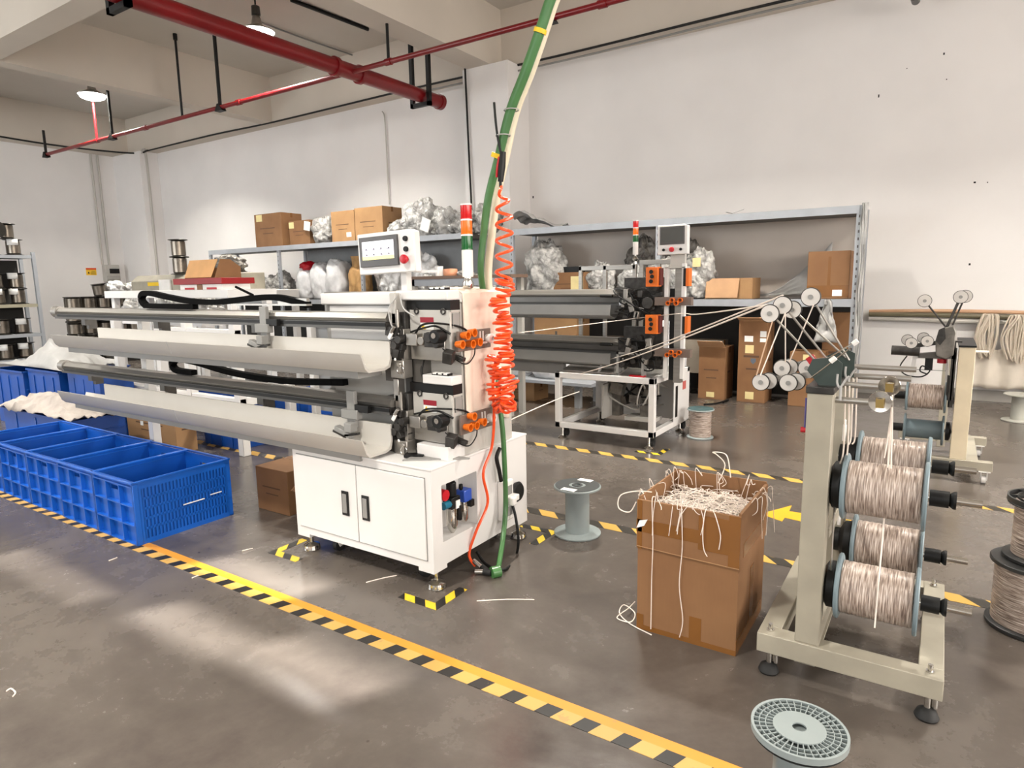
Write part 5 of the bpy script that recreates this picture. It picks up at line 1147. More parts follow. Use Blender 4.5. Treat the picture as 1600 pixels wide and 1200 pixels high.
# ================================================================== BLUE CRATES
def crate_proto(name, label, W, D, H, m, group=None):
    """open crate at the origin, W along x, D along y, slotted long sides (x faces), ribbed ends (y faces)"""
    root = thing(name, label, 'crate', (0, 0, 0), group)
    t = 0.004; mb = MB()
    mb.bx(-W/2+0.012, W/2-0.012, -D/2+0.012, D/2-0.012, 0.008, 0.014)
    for s in (-1, 1):                                  # slotted walls
        xa, xb = (s*(W/2-t), s*W/2) if s > 0 else (s*W/2, s*(W/2-t))
        mb.bx(xa, xb, -D/2, D/2, 0, 0.03); mb.bx(xa, xb, -D/2, D/2, H-0.045, H)
        mb.bx(xa, xb, -D/2, -D/2+0.055, 0.03, H-0.045); mb.bx(xa, xb, D/2-0.04, D/2, 0.03, H-0.045)
        rows = 5; zz = [0.03+(H-0.075)*k/rows for k in range(rows+1)]
        for k in range(1, rows): mb.bx(xa, xb, -D/2+0.05, D/2-0.04, zz[k]-0.007, zz[k]+0.007)
        nb = 24
        for k in range(nb+1):
            y = -D/2+0.055+(D-0.095)*k/nb; mb.bx(xa, xb, y-0.0055, y+0.0055, 0.03, H-0.045)
    for s_ in (-1, 1):
        q = MB()
        for i, (v0, f0) in enumerate(mb.ch):
            v1, f1 = mb.ch[i+1] if i+1 < len(mb.ch) else (len(mb.v), len(mb.f))
            xm = sum(p.x for p in mb.v[v0:v1])/(v1-v0)
            if xm*s_ > 0.01: o = len(q.v)-v0; q.v += mb.v[v0:v1]; q.f += [tuple(k+o for k in f) for f in mb.f[f0:f1]]
        q.ch = [(0, 0)]; q.build('slotted_wall', m, root)
    MB().bx(-W/2+0.012, W/2-0.012, -D/2+0.03, D/2-0.03, 0.008, 0.014).build('bottom', m, root)
    for s_ in (-1, 1): xi = s_*(W/2-0.009); MB().bx(xi-0.002, xi+0.002, -D/2+0.03, D/2-0.03, 0.014, H-0.02).build('inner_wall', BLUE2, root)  # deeper blue paints the shade seen through the slots
    mb = MB()
    for s in (-1, 1):
        ya, yb = (D/2-0.03, D/2-0.026) if s > 0 else (-D/2+0.026, -D/2+0.03)
        hz = H*0.86
        mb.bx(-W/2, W/2, ya, yb, 0, hz-0.025); mb.bx(-W/2, -0.06, ya, yb, hz-0.025, hz+0.0); mb.bx(0.06, W/2, ya, yb, hz-0.025, hz); mb.bx(-W/2, W/2, ya, yb, hz, H)
        yo = s*D/2; y2 = ya if s < 0 else yb
        y0_, y1_ = min(yo, y2), max(yo, y2)
        for x in (-W/2+0.01, -W/6, W/6, W/2-0.01): mb.bx(x-0.004, x+0.004, y0_, y1_, 0.0, H*0.93)
        for z in (0.004, H*0.31, H*0.62, H*0.93): mb.bx(-W/2, W/2, y0_, y1_, z-0.004, z+0.004)
    for s_ in (-1, 1):
        q = MB(); q.ch = []
        for i, (v0, f0) in enumerate(mb.ch):
            v1, f1 = mb.ch[i+1] if i+1 < len(mb.ch) else (len(mb.v), len(mb.f))
            if mb.v[v0].y*s_ > 0: o = len(q.v)-v0; q.v += mb.v[v0:v1]; q.f += [tuple(k+o for k in f) for f in mb.f[f0:f1]]
        q.ch = [(0, 0)]; q.build('ribbed_end', m, root)
    mb = MB(); r = 0.013
    for s in (-1, 1):
        mb.bx(-W/2-0.006, W/2+0.006, s*D/2-0.010 if s > 0 else -D/2-0.006, D/2+0.006 if s > 0 else -D/2+0.010, H-0.006, H+0.006)
        mb.bx(s*W/2-0.010 if s > 0 else -W/2-0.006, W/2+0.006 if s > 0 else -W/2+0.010, -D/2, D/2, H-0.006, H+0.006)
    mb.build('rim', m, root, bevel=0.003)
    for s in (-1, 1):
        mb = MB(); mb.prism([(-D/2, 0), (-D/2+0.02, 0), (-D/2+0.035, 0.0), (-D/2+0.035, H-0.01), (-D/2, H-0.01)], s*(W/2-0.012), s*W/2+0.003*s, 'x')
        mb.build('corner_post', m, root, bevel=0.004)
    return root
CW, CD, CH = 0.475, 0.625, 0.382
names = ['rightmost open blue crate of the floor row, its slotted long side facing the machine cabinet', 'second open blue crate from the right in the floor row beside the near tape', 'third open blue crate from the right in the floor row, middle of the row', 'fourth open blue crate from the right in the floor row', 'leftmost open blue crate of the floor row at the left picture edge']
cr = crate_proto('blue_crate', names[0], CW, CD, CH, BLUE, 'row of open blue crates on the floor')
cr.location = (-4.10, 2.14, 0)
for k in range(1, 5): dup(cr, (-4.10-0.487*k, 2.14+0.004*k, 0), 0.012*(k % 3-1), names[k])
o = MB().bx(-3.862, -3.859, 2.12, 2.26, 0.165, 0.171).bx(-3.862, -3.859, 2.30, 2.38, 0.178, 0.184); o = o.build('crate_lettering', PVCW, cr)
# stack of crates further back
back = [(-8.1, 3.15, 0.0, 'lower'), (-8.1, 3.15, 0.30, 'upper')]
solid = None
def bin_proto(name, label, W, D, H, m, group=None):
    root = thing(name, label, 'crate', (0, 0, 0), group); t = 0.005; mb = MB()
    mb.bx(-W/2, W/2, -D/2, D/2, 0, 0.006)
    mb.bx(-W/2, W/2, -D/2, -D/2+t, 0.006, H); mb.bx(-W/2, W/2, D/2-t, D/2, 0.006, H); mb.bx(-W/2, -W/2+t, -D/2, D/2, 0.006, H); mb.bx(W/2-t, W/2, -D/2, D/2, 0.006, H)
    for s in (-1, 1):
        for k in range(3): z = H*(0.25+0.2*k); mb.bx(s*W/2 if s > 0 else -W/2-0.008, W/2+0.008 if s > 0 else -W/2, -D/2+0.02, D/2-0.02, z, z+0.02)
        for x in (-W*0.3, 0, W*0.3): mb.bx(x-0.012, x+0.012, s*D/2 if s > 0 else -D/2-0.01, D/2+0.01 if s > 0 else -D/2, 0, H*0.9)
    mb.build('body', m, root, bevel=0.003)
    mb = MB()
    for s in (-1, 1):
        mb.bx(-W/2-0.015, W/2+0.015, s*D/2 if s > 0 else -D/2-0.015, D/2+0.015 if s > 0 else -D/2, H-0.02, H+0.003); mb.bx(s*W/2 if s > 0 else -W/2-0.015, W/2+0.015 if s > 0 else -W/2, -D/2, D/2, H-0.02, H+0.003)
    mb.build('rim', m, root, bevel=0.003); return root
bn = bin_proto('blue_crate', 'blue crate under the crumpled white sheet left of the machine rails', 0.75, 0.62, 0.66, BLUE2, None)
bn.location = (-7.98, 3.32, 0)
dup(bn, (-8.78, 3.28, 0), 0.02, 'blue crate at the far left edge behind the row of open crates').scale = (1, 1, 0.94)
b3 = dup(bn, (-7.15, 3.2, 0), 0.0, 'blue crate below the end of the lower machine rail'); b3.scale = (0.88, 0.52, 1.03)
b4 = dup(bn, (-5.65, 4.6, 0), 0.0, 'blue crate standing behind the low white bench legs'); b4.scale = (0.9, 1, 0.55)
b5 = dup(bn, (-6.9, 4.36, 0), 0.0, 'dark blue crate in the shade under the machine trays'); b5.scale = (0.9, 1, 0.5)
b6 = dup(bn, (-9.1, 3.95, 0), 0.0, 'blue crate behind the crate at the far left edge'); b6.scale = (1, 1, 0.8)
b7 = dup(bn, (-5.65, 3.72, 0), 0.0, 'pale worn blue crate beside the white bench leg'); b7.scale = (0.75, 0.6, 0.5)
bin_ = bin_proto('blue_bin', 'narrow blue bin half hidden behind the left edge of the white cabinet', 0.16, 0.30, 0.34, BLUE); bin_.location = (-3.12, 2.72, 0)

def sheet(name, m, label, cat, corners_f, nx=30, ny=18, th=0.006):
    mb = MB(); vs = []
    for j in range(ny+1):
        for i in range(nx+1): vs.append(corners_f(i/nx, j/ny))
    fs = [(j*(nx+1)+i, j*(nx+1)+i+1, (j+1)*(nx+1)+i+1, (j+1)*(nx+1)+i) for j in range(ny) for i in range(nx)]
    mb.add(vs, fs); o = mb.build(name, m, angle=80); s = o.modifiers.new('thick', 'SOLIDIFY'); s.thickness = th; return tag(o, label, cat)
def crumple(u, v, s, f=4, a=1.0):
    return a*(noise.noise((u*f+s, v*f, s))+0.5*noise.noise((u*f*2.7+s, v*f*2.7, s*2)))
def on_crates(u, v):
    x = -9.15+1.85*u; y = 2.98+0.55*v
    z = 0.66+0.24*math.exp(-((u-0.62)**2)/0.07)*math.sin(math.pi*min(1, v*0.8+0.15))+(0.10*crumple(u, v, 3, 3)+0.10*abs(crumple(u, v, 8, 4)))*min(1, v*4)
    if v < 0.15: z -= 0.08*(0.15-v)/0.15
    return (x, y, max(z, 0.68) if y > 3.0 else 0.69)
sheet('plastic_sheet', SHEET, 'crumpled white sheet heaped on the blue crate left of the machine rails', 'sheet', on_crates)
# low heap of pale cloth in front of the back crates
def heap(u, v):
    x = -7.75+1.6*u; y = 2.48+0.50*v
    return (x, y, 0.385+0.12*math.sin(math.pi*v)*math.sin(math.pi*min(1, u*1.1))+0.09*abs(crumple(u, v, 9, 4))+0.035*crumple(u*0.5, v*3, 5, 5))
b8 = dup(bn, (-7.0, 2.76, 0), 0.0, 'blue crate under the pale cloth behind the row of open crates'); b8.scale = (1.9, 0.74, 0.56)
sheet('cloth', mat('cloth_grey', 'a89f97', 0.85, var=0.15, scale=8, bump=0.6, bscale=14), 'heap of pale cloth lying behind the row of open blue crates', 'cloth', heap)
tag(MB().bx(-8.3, -7.5, 2.93, 2.97, 0.0, 0.29).build('red_board', mat('deep_red_board', '8a1018', 0.5)), 'red board standing behind the heap of pale cloth', 'board')

# cartons under the machine
carton('brown carton in the shade under the lower tray behind the blue crates', -6.6, -5.75, 3.15, 3.35, 0, 0.42, CARDL, note=(0.3, 0.36, 0.5, 0.6, PAPER))
cA = carton('closed carton with a dusty lid beside the rightmost blue crate', -3.83, -3.50, 2.62, 3.12, 0, 0.30, CARD)
cB = carton('open carton with drooping flaps under the lower tray left of the white cabinet', -3.42, -3.06, 2.72, 3.12, 0, 0.30, CARD, open_=True)
flap(cB, (-3.42, 2.715, 0.30), (-3.10, 2.715, 0.30), 0.17, (0, -1, 0), math.radians(-35))
flap(cB, (-3.42, 3.125, 0.30), (-3.06, 3.125, 0.30), 0.17, (0, 1, 0), math.radians(55), CARDD)
flap(cB, (-3.058, 2.72, 0.30), (-3.058, 3.12, 0.30), 0.17, (1, 0, 0), math.radians(82), CARDD)

# ================================================================== WHITE STEEL BENCH FRAMES BEHIND THE MACHINE
LB = thing('low_bench_frame', 'white steel bench frame behind the machine trays with four tall front posts', 'bench', (-6.2, 3.8, 0))
mb = MB(); a0, a1, c0, c1 = -7.25, -5.12, 3.40, 4.00; t = 0.075
for x in (a0, -6.42, -5.94, a1-t): mb.bx(x, x+t, c0, c0+t, 0 if x in (a0, a1-t) else 0.45, 1.20)
for x in (a0, a1-t): mb.bx(x, x+t, c1-t, c1, 0, 0.58)
for z in (0.45, 1.06): mb.bx(a0 if z < 1 else -6.42, a1, c0+0.005, c0+t-0.005, z, z+0.07)
mb.bx(a0, a1, c1-t+0.005, c1-0.005, 0.45, 0.52)
for x in (a0, a1-t): mb.bx(x+0.005, x+t-0.005, c0+t, c1-t, 0.45, 0.52)
mb.build('frame', WHITE2, LB, bevel=0.004)
BT = thing('box_bench', 'long white bench top carrying the red-lidded box behind the upper rail', 'bench', (-7.4, 4.35, 0))
MB().bx(-8.7, -6.15, 4.05, 4.65, 1.39, 1.475).build('bench_top', WHITE2, BT, bevel=0.004)
mb = MB()
for x in (-8.65, -6.25):
    for y in (4.1, 4.53): mb.bx(x, x+0.07, y, y+0.07, 0, 1.39)
mb.build('leg', WHITE2, BT, bevel=0.003)
GP = thing('low_screen', 'plain grey panel standing behind the trays left of the machine spine', 'panel', (-4.3, 4.2, 0))
MB().bx(-5.05, -3.5, 4.18, 4.20, 0.3, 1.12).build('panel', RACKD, GP)
MB().bx(-5.05, -3.5, 4.15, 4.22, 1.12, 1.18).build('top_rail', WHITE2, GP)
mb = MB()
for x in (-5.05, -3.56): mb.bx(x, x+0.06, 4.12, 4.18, 0, 1.12)
mb.build('post', WHITE2, GP)
rb = thing('red_lidded_box', 'white box with a dark red lid and tape on the bench behind the machine', 'box', (-6.5, 4.3, 1.475))
MB().bx(-7.2, -6.40, 4.16, 4.5, 1.475, 1.535).build('body', PVCW, rb, bevel=0.004)
MB().bx(-7.28, -6.36, 4.13, 4.53, 1.535, 1.60).build('lid', mat('dark_red_lid', '8e0f14', 0.45), rb, bevel=0.004)
MB().bx(-6.86, -6.76, 4.155, 4.159, 1.475, 1.535).build('tape_strip', PTAPE, rb)
MB().bx(-7.1, -6.92, 4.155, 4.1585, 1.478, 1.50).bx(-6.68, -6.50, 4.155, 4.1585, 1.478, 1.50).build('red_patch', RED, rb)
cT = thing('cardboard_carton', 'tilted open carton sitting on the red lid of the white box', 'box', (-6.8, 4.33, 1.6))
mb = MB(); mb.prism([(4.18, 1.60), (4.50, 1.60), (4.50, 1.72), (4.38, 1.80), (4.26, 1.80)], -7.12, -7.112, 'x').prism([(4.18, 1.60), (4.50, 1.60), (4.50, 1.72), (4.38, 1.80), (4.26, 1.80)], -6.56, -6.552, 'x').bx(-7.12, -6.56, 4.18, 4.50, 1.60, 1.606).bx(-7.12, -6.56, 4.495, 4.50, 1.6, 1.72)
mb.build('body', CARDD, cT)
flap(cT, (-7.13, 4.26, 1.80), (-6.60, 4.26, 1.80), 0.21, (0, -1, 0), math.radians(-66), mat('yellowish_cardboard', 'e0ac74', 0.7))  # flap in yellowish cardboard, paler than the carton body
for k, (x, h) in enumerate([(-3.9, 0), (-5.0, 0)]): pass
# machine cabinet standing beyond on the left, with a spool on it
gb = thing('grey_machine_cabinet', 'pale grey machine housing with a yellow sticker left of the red-lidded box', 'machine', (-10.4, 6.0, 0))
MB().prism([(6.0, 1.45), (6.0, 1.62), (6.12, 1.72), (6.6, 1.72), (6.6, 1.45)], -11.9, -9.0, 'x').build('top_housing', CREAM, gb, bevel=0.01)
MB().bx(-11.9, -8.2, 6.0, 6.6, 1.33, 1.45).build('table_top', WHITE2, gb, bevel=0.004)
mb = MB()
for x in (-11.85, -10.1, -8.3):
    for y in (6.0, 6.52): mb.bx(x, x+0.08, y, y+0.08, 0, 1.33)
mb.build('leg', WHITE2, gb)
MB().bx(-11.35, -10.95, 5.994, 5.9995, 1.54, 1.60).build('yellow_sticker', YEL, gb)
MB().bx(-10.95, -10.62, 5.96, 5.999, 1.46, 1.64).build('control_pendant', PVCW, gb, bevel=0.01)

# ================================================================== STEEL SPOOLS: proto, rack and stacks
def steel_spool(name, label, R, H, rc, group=None, paper=True):
    root = thing(name, label, 'spool', (0, 0, 0), group)
    MB().lathe([(0.01, 0), (R-0.004, 0), (R, 0.008), (rc+0.01, 0.02), (rc, 0.03), (rc, H-0.03), (rc+0.01, H-0.02), (R, H-0.008), (R-0.004, H), (0.01, H)], (0, 0, 0), 'z', 24).build('body', KFLANGE, root)
    MB().lathe([(rc+0.0, 0.03), (rc+0.012, 0.035), (rc+0.012, H-0.035), (rc, H-0.03)], (0, 0, 0), 'z', 24).build('wire_winding', KSPOOL, root)
    if paper:
        n = 7; mb = MB(); vs = []
        for k in range(n+1):
            a = -0.9+1.1*k/n; r = R+0.002
            vs += [(r*math.cos(a), r*math.sin(a), H*0.62), (r*math.cos(a), r*math.sin(a), H*1.0)]
        mb.add(vs, [(2*k, 2*k+2, 2*k+3, 2*k+1) for k in range(n)]); o = mb.build('paper_tag', PAPER, root); s = o.modifiers.new('t', 'SOLIDIFY'); s.thickness = 0.002
    return root
SR = thing('spool_rack', 'tall grey rack full of dark steel spools against the left wall', 'rack', (-15.5, 4.6, 0))
fx = -15.0
def rack_post(x, y, h, root, face): MB().bx(x-0.03, x+0.03, y-0.03, y+0.03, 0, h).build('upright', RACK, root)
for y in (5.75, 3.4):
    for x in (fx, fx-0.6): rack_post(x, y, 2.24, SR, 0)
MB().bx(fx-0.66, fx-0.64, 3.4, 5.7, 0.1, 2.1).build('back_sheet', mat('dark_backing_and_shade', '2e2c2a', 0.8), SR)
for z in (0.12, 0.60, 1.18, 2.12):
    MB().bx(fx-0.62, fx+0.02, 3.4, 5.72, z, z+0.06).build('shelf', mat('olive_shelf', 'a39d88', 0.5) if z == 1.18 else RACK, SR)
k1 = steel_spool('steel_spool', 'x', 0.165, 0.30, 0.105); k1n = steel_spool('steel_spool', 'x', 0.15, 0.29, 0.095, paper=False); k2 = steel_spool('steel_spool', 'x', 0.140, 0.25, 0.112, paper=False)
first = {}
def put_spool(src, loc, label, group, rz=0.0, rot=None):
    key = src.name
    if key not in first:
        first[key] = src; r = src; r.location = loc; r.rotation_euler = rot if rot else (0, 0, rz); r['label'] = label; r['group'] = group; return r
    return dup(src, loc, rz, label, group, rot)
shn = {0.18: 'bottom', 0.66: 'lower middle', 1.24: 'upper middle', 2.18: 'top'}
rnd = random.Random(11)
for z, n_l in ((0.18, 1), (0.66, 1), (1.24, 2), (2.18, 1)):
    for k in range(6):
        y = 5.50-0.345*k
        for j in range(n_l):
            if False: continue
            lab = 'steel spool on the left rack, %s shelf, %s from the right' % (shn[z], ORD[k]) + ((', upper one' if j else ', lower one') if n_l > 1 else '')
            put_spool(k1 if (k+j) % 3 != 2 else k1n, (fx-0.2+rnd.uniform(-0.05, 0.03), y, z+0.002+0.302*j), lab, 'steel spools on the left rack', -0.3+rnd.uniform(-0.4, 0.4))
put_spool(k1n, (fx-0.15, 5.42, 2.485), 'steel spool standing on top of the spools on the top shelf of the left rack', 'steel spools on the left rack')
put_spool(k1n, (-15.1, 5.09, 2.64), 'steel spool lying on its side on the very top of the left rack', 'steel spools on the left rack', rot=(0, PI/2, 0.3))
# stacks beside the rack, on a pallet-like bench
ST = thing('spool_pallet', 'low dark pallet carrying stacks of steel spools right of the left rack', 'pallet', (-14.6, 6.7, 0))
MB().bx(-15.0, -14.2, 5.95, 7.75, 0, 0.1).build('deck', MECH, ST)
for c_ in range(6):
    y = 6.10+0.285*c_
    for j in range(5):
        lab = 'steel spool in the %s stack right of the left rack, %s from the floor' % (ORD[c_], ORD[j])
        put_spool(k2, (-14.4+rnd.uniform(-0.02, 0.02), y, 0.1+0.252*j), lab, 'stacks of steel spools beside the left rack', rnd.uniform(-0.8, 0.6))
for c_ in range(5):
    y = 6.24+0.285*c_
    for j in range(5):
        put_spool(k2, (-14.80, y, 0.1+0.252*j), 'back-row steel spool, %s stack from the left rack, %s from the floor' % (ORD[c_], ORD[j]), 'stacks of steel spools beside the left rack', rnd.uniform(-0.8, 0.6))
put_spool(k2, (-14.4, 6.64, 1.365), 'steel spool tilted on top of the stacks beside the left rack', 'stacks of steel spools beside the left rack', rot=(0.13, 0.0, 0))
put_spool(k1n, (-10.55, 5.93+0.2, 1.72), 'lower of two small steel spools on the pale grey machine cabinet', 'spools on the grey cabinet')
put_spool(k1n, (-10.55, 5.93+0.2, 1.992), 'upper of two small steel spools on the pale grey machine cabinet', 'spools on the grey cabinet')

def bag(name, label, c, rad, m, seed, amp=0.18, freq=2.6, group=None, sq=1.0, cat='plastic bag', neck=None):
    rad = (rad[0]*0.86, min(rad[1], 0.2), rad[2]); mb = MB().blob(c, rad, amp, freq, seed, sq=sq)
    if neck:
        b = Vector(c)+Vector((0, 0, rad[2]*0.9)); mb.tube(spline([b-Vector((0, 0, rad[2]*0.3)), b+Vector((0, 0, neck*0.4)), b+Vector((neck*0.2, 0, neck))], 5), [0.09, 0.07, 0.05, 0.04, 0.035, 0.035, 0.04, 0.05, 0.06, 0.08, 0.10], 12)
    o = mb.build(name, m, angle=180); return tag(o, label, cat, group)
bag('plastic_bag', 'crumpled clear bag on the spool stacks right of the tilted spool', (-14.4, 6.93, 1.50), (0.16, 0.17, 0.17), SILVER, 3)
bag('plastic_bag', 'second crumpled clear bag on the right end of the spool stacks', (-14.4, 7.3, 1.48), (0.16, 0.2, 0.15), BAGL, 4)
bag('plastic_bag', 'dark rounded bag on the pale grey cabinet left of the tilted carton', (-9.4, 6.25, 1.84), (0.35, 0.22, 0.15), BAGD, 5)
for k in range(5):
    bag('plastic_bag', 'crumpled clear bag on the floor level behind the rails, %s from the left' % ORD[k], (-9.6+0.42*k, 4.9, 1.22), (0.22, 0.18, 0.16), BAGL if k % 2 else BAG, 20+k, group='crumpled bags behind the rails')
MB2 = thing('side_table', 'low white table under the crumpled bags behind the upper rail', 'table', (-8.8, 4.9, 0))
MB().bx(-9.9, -7.7, 4.68, 5.2, 1.02, 1.09).build('table_top', WHITE2, MB2)
mb = MB()
for x in (-9.85, -7.82):
    for y in (4.7, 5.1): mb.bx(x, x+0.07, y, y+0.07, 0, 1.02)
mb.build('leg', WHITE2, MB2)

# ================================================================== LONG RACKS ALONG THE BACK WALL
RF, RB_ = 8.10, 8.72
def long_rack(name, label, xs, shelves, back):
    root = thing(name, label, 'rack', ((xs[0]+xs[-1])/2, 8.4, 0))
    for x in xs:
        for y in (RF, RB_):
            mb = MB(); mb.bx(x-0.03, x+0.03, y-0.02, y-0.015, 0, 2.25); mb.bx(x-0.03, x-0.025, y-0.015, y+0.03, 0, 2.25); mb.bx(x+0.025, x+0.03, y-0.015, y+0.03, 0, 2.25); mb.build('upright', RACK, root)
            if y == RF:
                mb = MB()
                for k in range(26): mb.bx(x-0.007, x+0.007, y-0.0215, y-0.02, 0.12+0.08*k, 0.15+0.08*k)
                mb.build('keyhole_slots', GREYD, root)
    for z in shelves:
        MB().bx(xs[0], xs[-1], RF-0.03, RF-0.02+0.005, z-0.085, z).build('shelf_beam', RACK, root)
        MB().bx(xs[0], xs[-1], RF+0.0, RB_, z-0.07, z-0.005).build('shelf', GREYD, root)  # dark board colour stands in for the shadowed shelf underside
    if back: MB().bx(back[0], back[1], RB_+0.035, RB_+0.045, back[2], back[3]).build('back_sheet', back[4], root)
    return root
TAUPE = mat('taupe_sheet', 'b8afa6', 0.45, var=0.04, scale=2)
long_rack('storage_rack', 'long grey rack on the left half of the back wall with cartons on top', [-12.78, -10.58, -8.38, -6.18], [0.30, 1.25, 2.25], (-10.55, -6.2, 1.25, 2.2, RACKD))
long_rack('storage_rack', 'long grey rack on the right half of the back wall with an empty top shelf', [-5.30, -3.08, -0.82], [1.25, 2.25], (-5.25, -0.85, 1.25, 2.2, TAUPE))
# plastic film hanging on the right upright
def film(u, v): return (-0.80+0.06*u+0.015*crumple(u, v, 1, 5), 8.05+0.03*crumple(u, v, 4, 6), 2.27-1.95*v)
sheet('plastic_film', SHEET, 'strip of clear plastic film hanging down the right upright of the back rack', 'plastic film', film, 8, 40, 0.003)
def film2(u, v): return (-1.08+0.20*(u-0.5)*(0.3+v)+0.02*crumple(u, v, 2, 4), 8.04+0.05*crumple(u, v, 5, 5), 1.25-0.48*v)
sheet('plastic_film', SHEET, 'tied bundle of clear film hanging from the middle shelf beside the right upright', 'plastic film', film2, 10, 16, 0.003)
def film3(u, v): return (-5.35+0.9*u, 8.15+0.45*v, 2.27+0.22*math.exp(-((u-0.2)**2)/0.12)*(1-0.5*v)+0.05*crumple(u, v, 6, 4))
sheet('plastic_film', SHEET, 'crumpled clear film heaped on the left end of the right rack top', 'plastic film', film3)
def strip(u, v): return (-2.25+0.2*u, 8.10+0.05*v, 2.255+0.06*abs(u-0.35)+0.01*v)
sheet('paper_scrap', PVCD, 'curled grey scrap on the top edge of the right rack', 'scrap', strip, 8, 4, 0.003)
# cartons and bags on the racks
MB().bx(-5.25, -0.85, RB_+0.036, RB_+0.044, 0.02, 1.2).build('lower_shade_sheet', mat('dark_backing_and_shade', '3b3836', 0.8), bpy.data.objects['storage_rack.001'])  # added dark sheet standing in for the shadow under the rack
MB().bx(-12.7, -6.2, RB_+0.036, RB_+0.044, 0.02, 1.2).build('lower_shade_sheet', mat('dark_backing_and_shade', '3b3836', 0.8), bpy.data.objects['storage_rack'])  # same painted shadow under the left rack
G = 'cartons on top of the left back rack'
carton('tall carton with a yellow note at its corner on the left back rack top', -11.38, -10.57, 8.2, 8.68, 2.25, 2.88, CARD, note=(0.08, 0.3, 0.78, 0.98, NOTE), group=G)
carton('smaller carton with a pale note right of the tall one on the rack top', -10.42, -9.85, 8.25, 8.65, 2.25, 2.70, CARD, note=(-0.0, 0.25, 0.7, 0.95, NOTE), group=G)
carton('left of the two cartons standing together behind the lit control screen', -9.20, -8.62, 8.2, 8.68, 2.25, 2.78, CARDL, note=(0.65, 0.85, 0.15, 0.3, PAPER), group=G)
carton('right of the two cartons standing together behind the lit control screen', -8.61, -7.95, 8.2, 8.68, 2.25, 2.80, CARDL, note=None, group=G)
bag('plastic_bag', 'grey bag with a white slip beside the small carton on the left rack top', (-9.6, 8.4, 2.47), (0.30, 0.22, 0.26), BAG, 1)
tag(MB().obx((-9.85, 8.2, 2.58), (0.16, 0.01, 0.16), (0, 0.2, 0)).build('paper_slip', PAPER), 'white slip stuck to the grey bag on the left rack top', 'paper')
for k, (x, rx, rz_, m) in enumerate([(-7.75, 0.22, 0.16, BAGL), (-7.25, 0.42, 0.33, BAGL), (-6.75, 0.28, 0.24, BAGL), (-6.35, 0.26, 0.20, BAG), (-5.95, 0.28, 0.24, BAG)]):
    bag('plastic_bag', 'clear bag of parts on the rack top above the lit screen, %s from the left' % ORD[k], (x, 8.4, 2.25+rz_*0.82), (rx, 0.24, rz_), m, 40+k, group='bags on the left rack top')
tag(MB().obx((-6.95, 8.12, 2.42), (0.18, 0.01, 0.2), (0, 0.35, 0)).build('paper_slip', PAPER), 'white slip leaning on the bags above the lit screen', 'paper')
tag(MB().obx((-6.15, 8.12, 2.42), (0.17, 0.01, 0.22), (0, 0.2, 0)).build('paper_slip', PAPER), 'white slip on the bags left of the signal tower', 'paper')
for k, (x, rx, rz_, m) in enumerate([(-12.15, 0.34, 0.30, BAGD), (-11.62, 0.22, 0.24, BAG), (-11.18, 0.2, 0.24, BAG), (-10.82, 0.17, 0.28, BAG)]):
    bag('plastic_bag', 'dull clear bag on the shelf under the tall carton, %s from the left' % ORD[k], (x, 8.38, 1.25+rz_*0.82), (rx, 0.26, rz_), m, 50+k, group='bags on the middle shelf of the left rack')
sk_ = [(-10.15, 0.23, 0.62, SACK, 'short white sack with a red top'), (-9.72, 0.25, 0.72, SACK, 'wide white sack second from the left'), (-9.3, 0.26, 0.78, SACK, 'tall white sack left of the brown bag')]
for k, (x, w_, h, m, lab) in enumerate(sk_):
    bag('woven_sack', lab+' on the middle shelf behind the machine', (x, 8.4, 1.25+h/2*0.82), (w_, 0.22, h/2), m, 60+k, 0.10, 1.8, sq=0.7, cat='sack')
bag('red_bag', 'small red bag on top of the short white sack', (-10.1, 8.4, 1.86), (0.2, 0.16, 0.09), RED, 65, 0.15, 2, cat='bag')
bag('paper_bag', 'upright brown paper bag between the white sacks and the silver bags', (-8.75, 8.4, 1.25+0.26), (0.22, 0.18, 0.33), BROWNB, 66, 0.08, 1.8, sq=0.7, cat='paper bag')
tag(MB().lathe([(0.13, 1.68), (0.11, 1.78), (0.12, 1.95), (0.14, 2.0)], (-8.78, 8.4, 0), 'z', 18).build('paper_bag_neck', BROWNB), 'rolled brown paper tube standing on the brown bag', 'paper')
bag('silver_bag', 'tall shiny silver film bag left of the lit control screen', (-8.1, 8.5, 1.62), (0.36, 0.15, 0.43), SILVER, 67, 0.2, 2.2, cat='plastic bag')
bag('silver_bag', 'shiny silver film bag directly behind the lit control screen', (-7.35, 8.5, 1.58), (0.40, 0.15, 0.40), SILVER, 68, 0.22, 2.2, cat='plastic bag')
for k in range(4):
    bag('plastic_bag', 'grey bag under the lit control screen on the middle shelf, %s from the left' % ORD[k], (-7.1+0.42*k, 8.35, 1.25+0.17), (0.26, 0.22, 0.2), BAG, 70+k, group='grey bags under the lit screen')
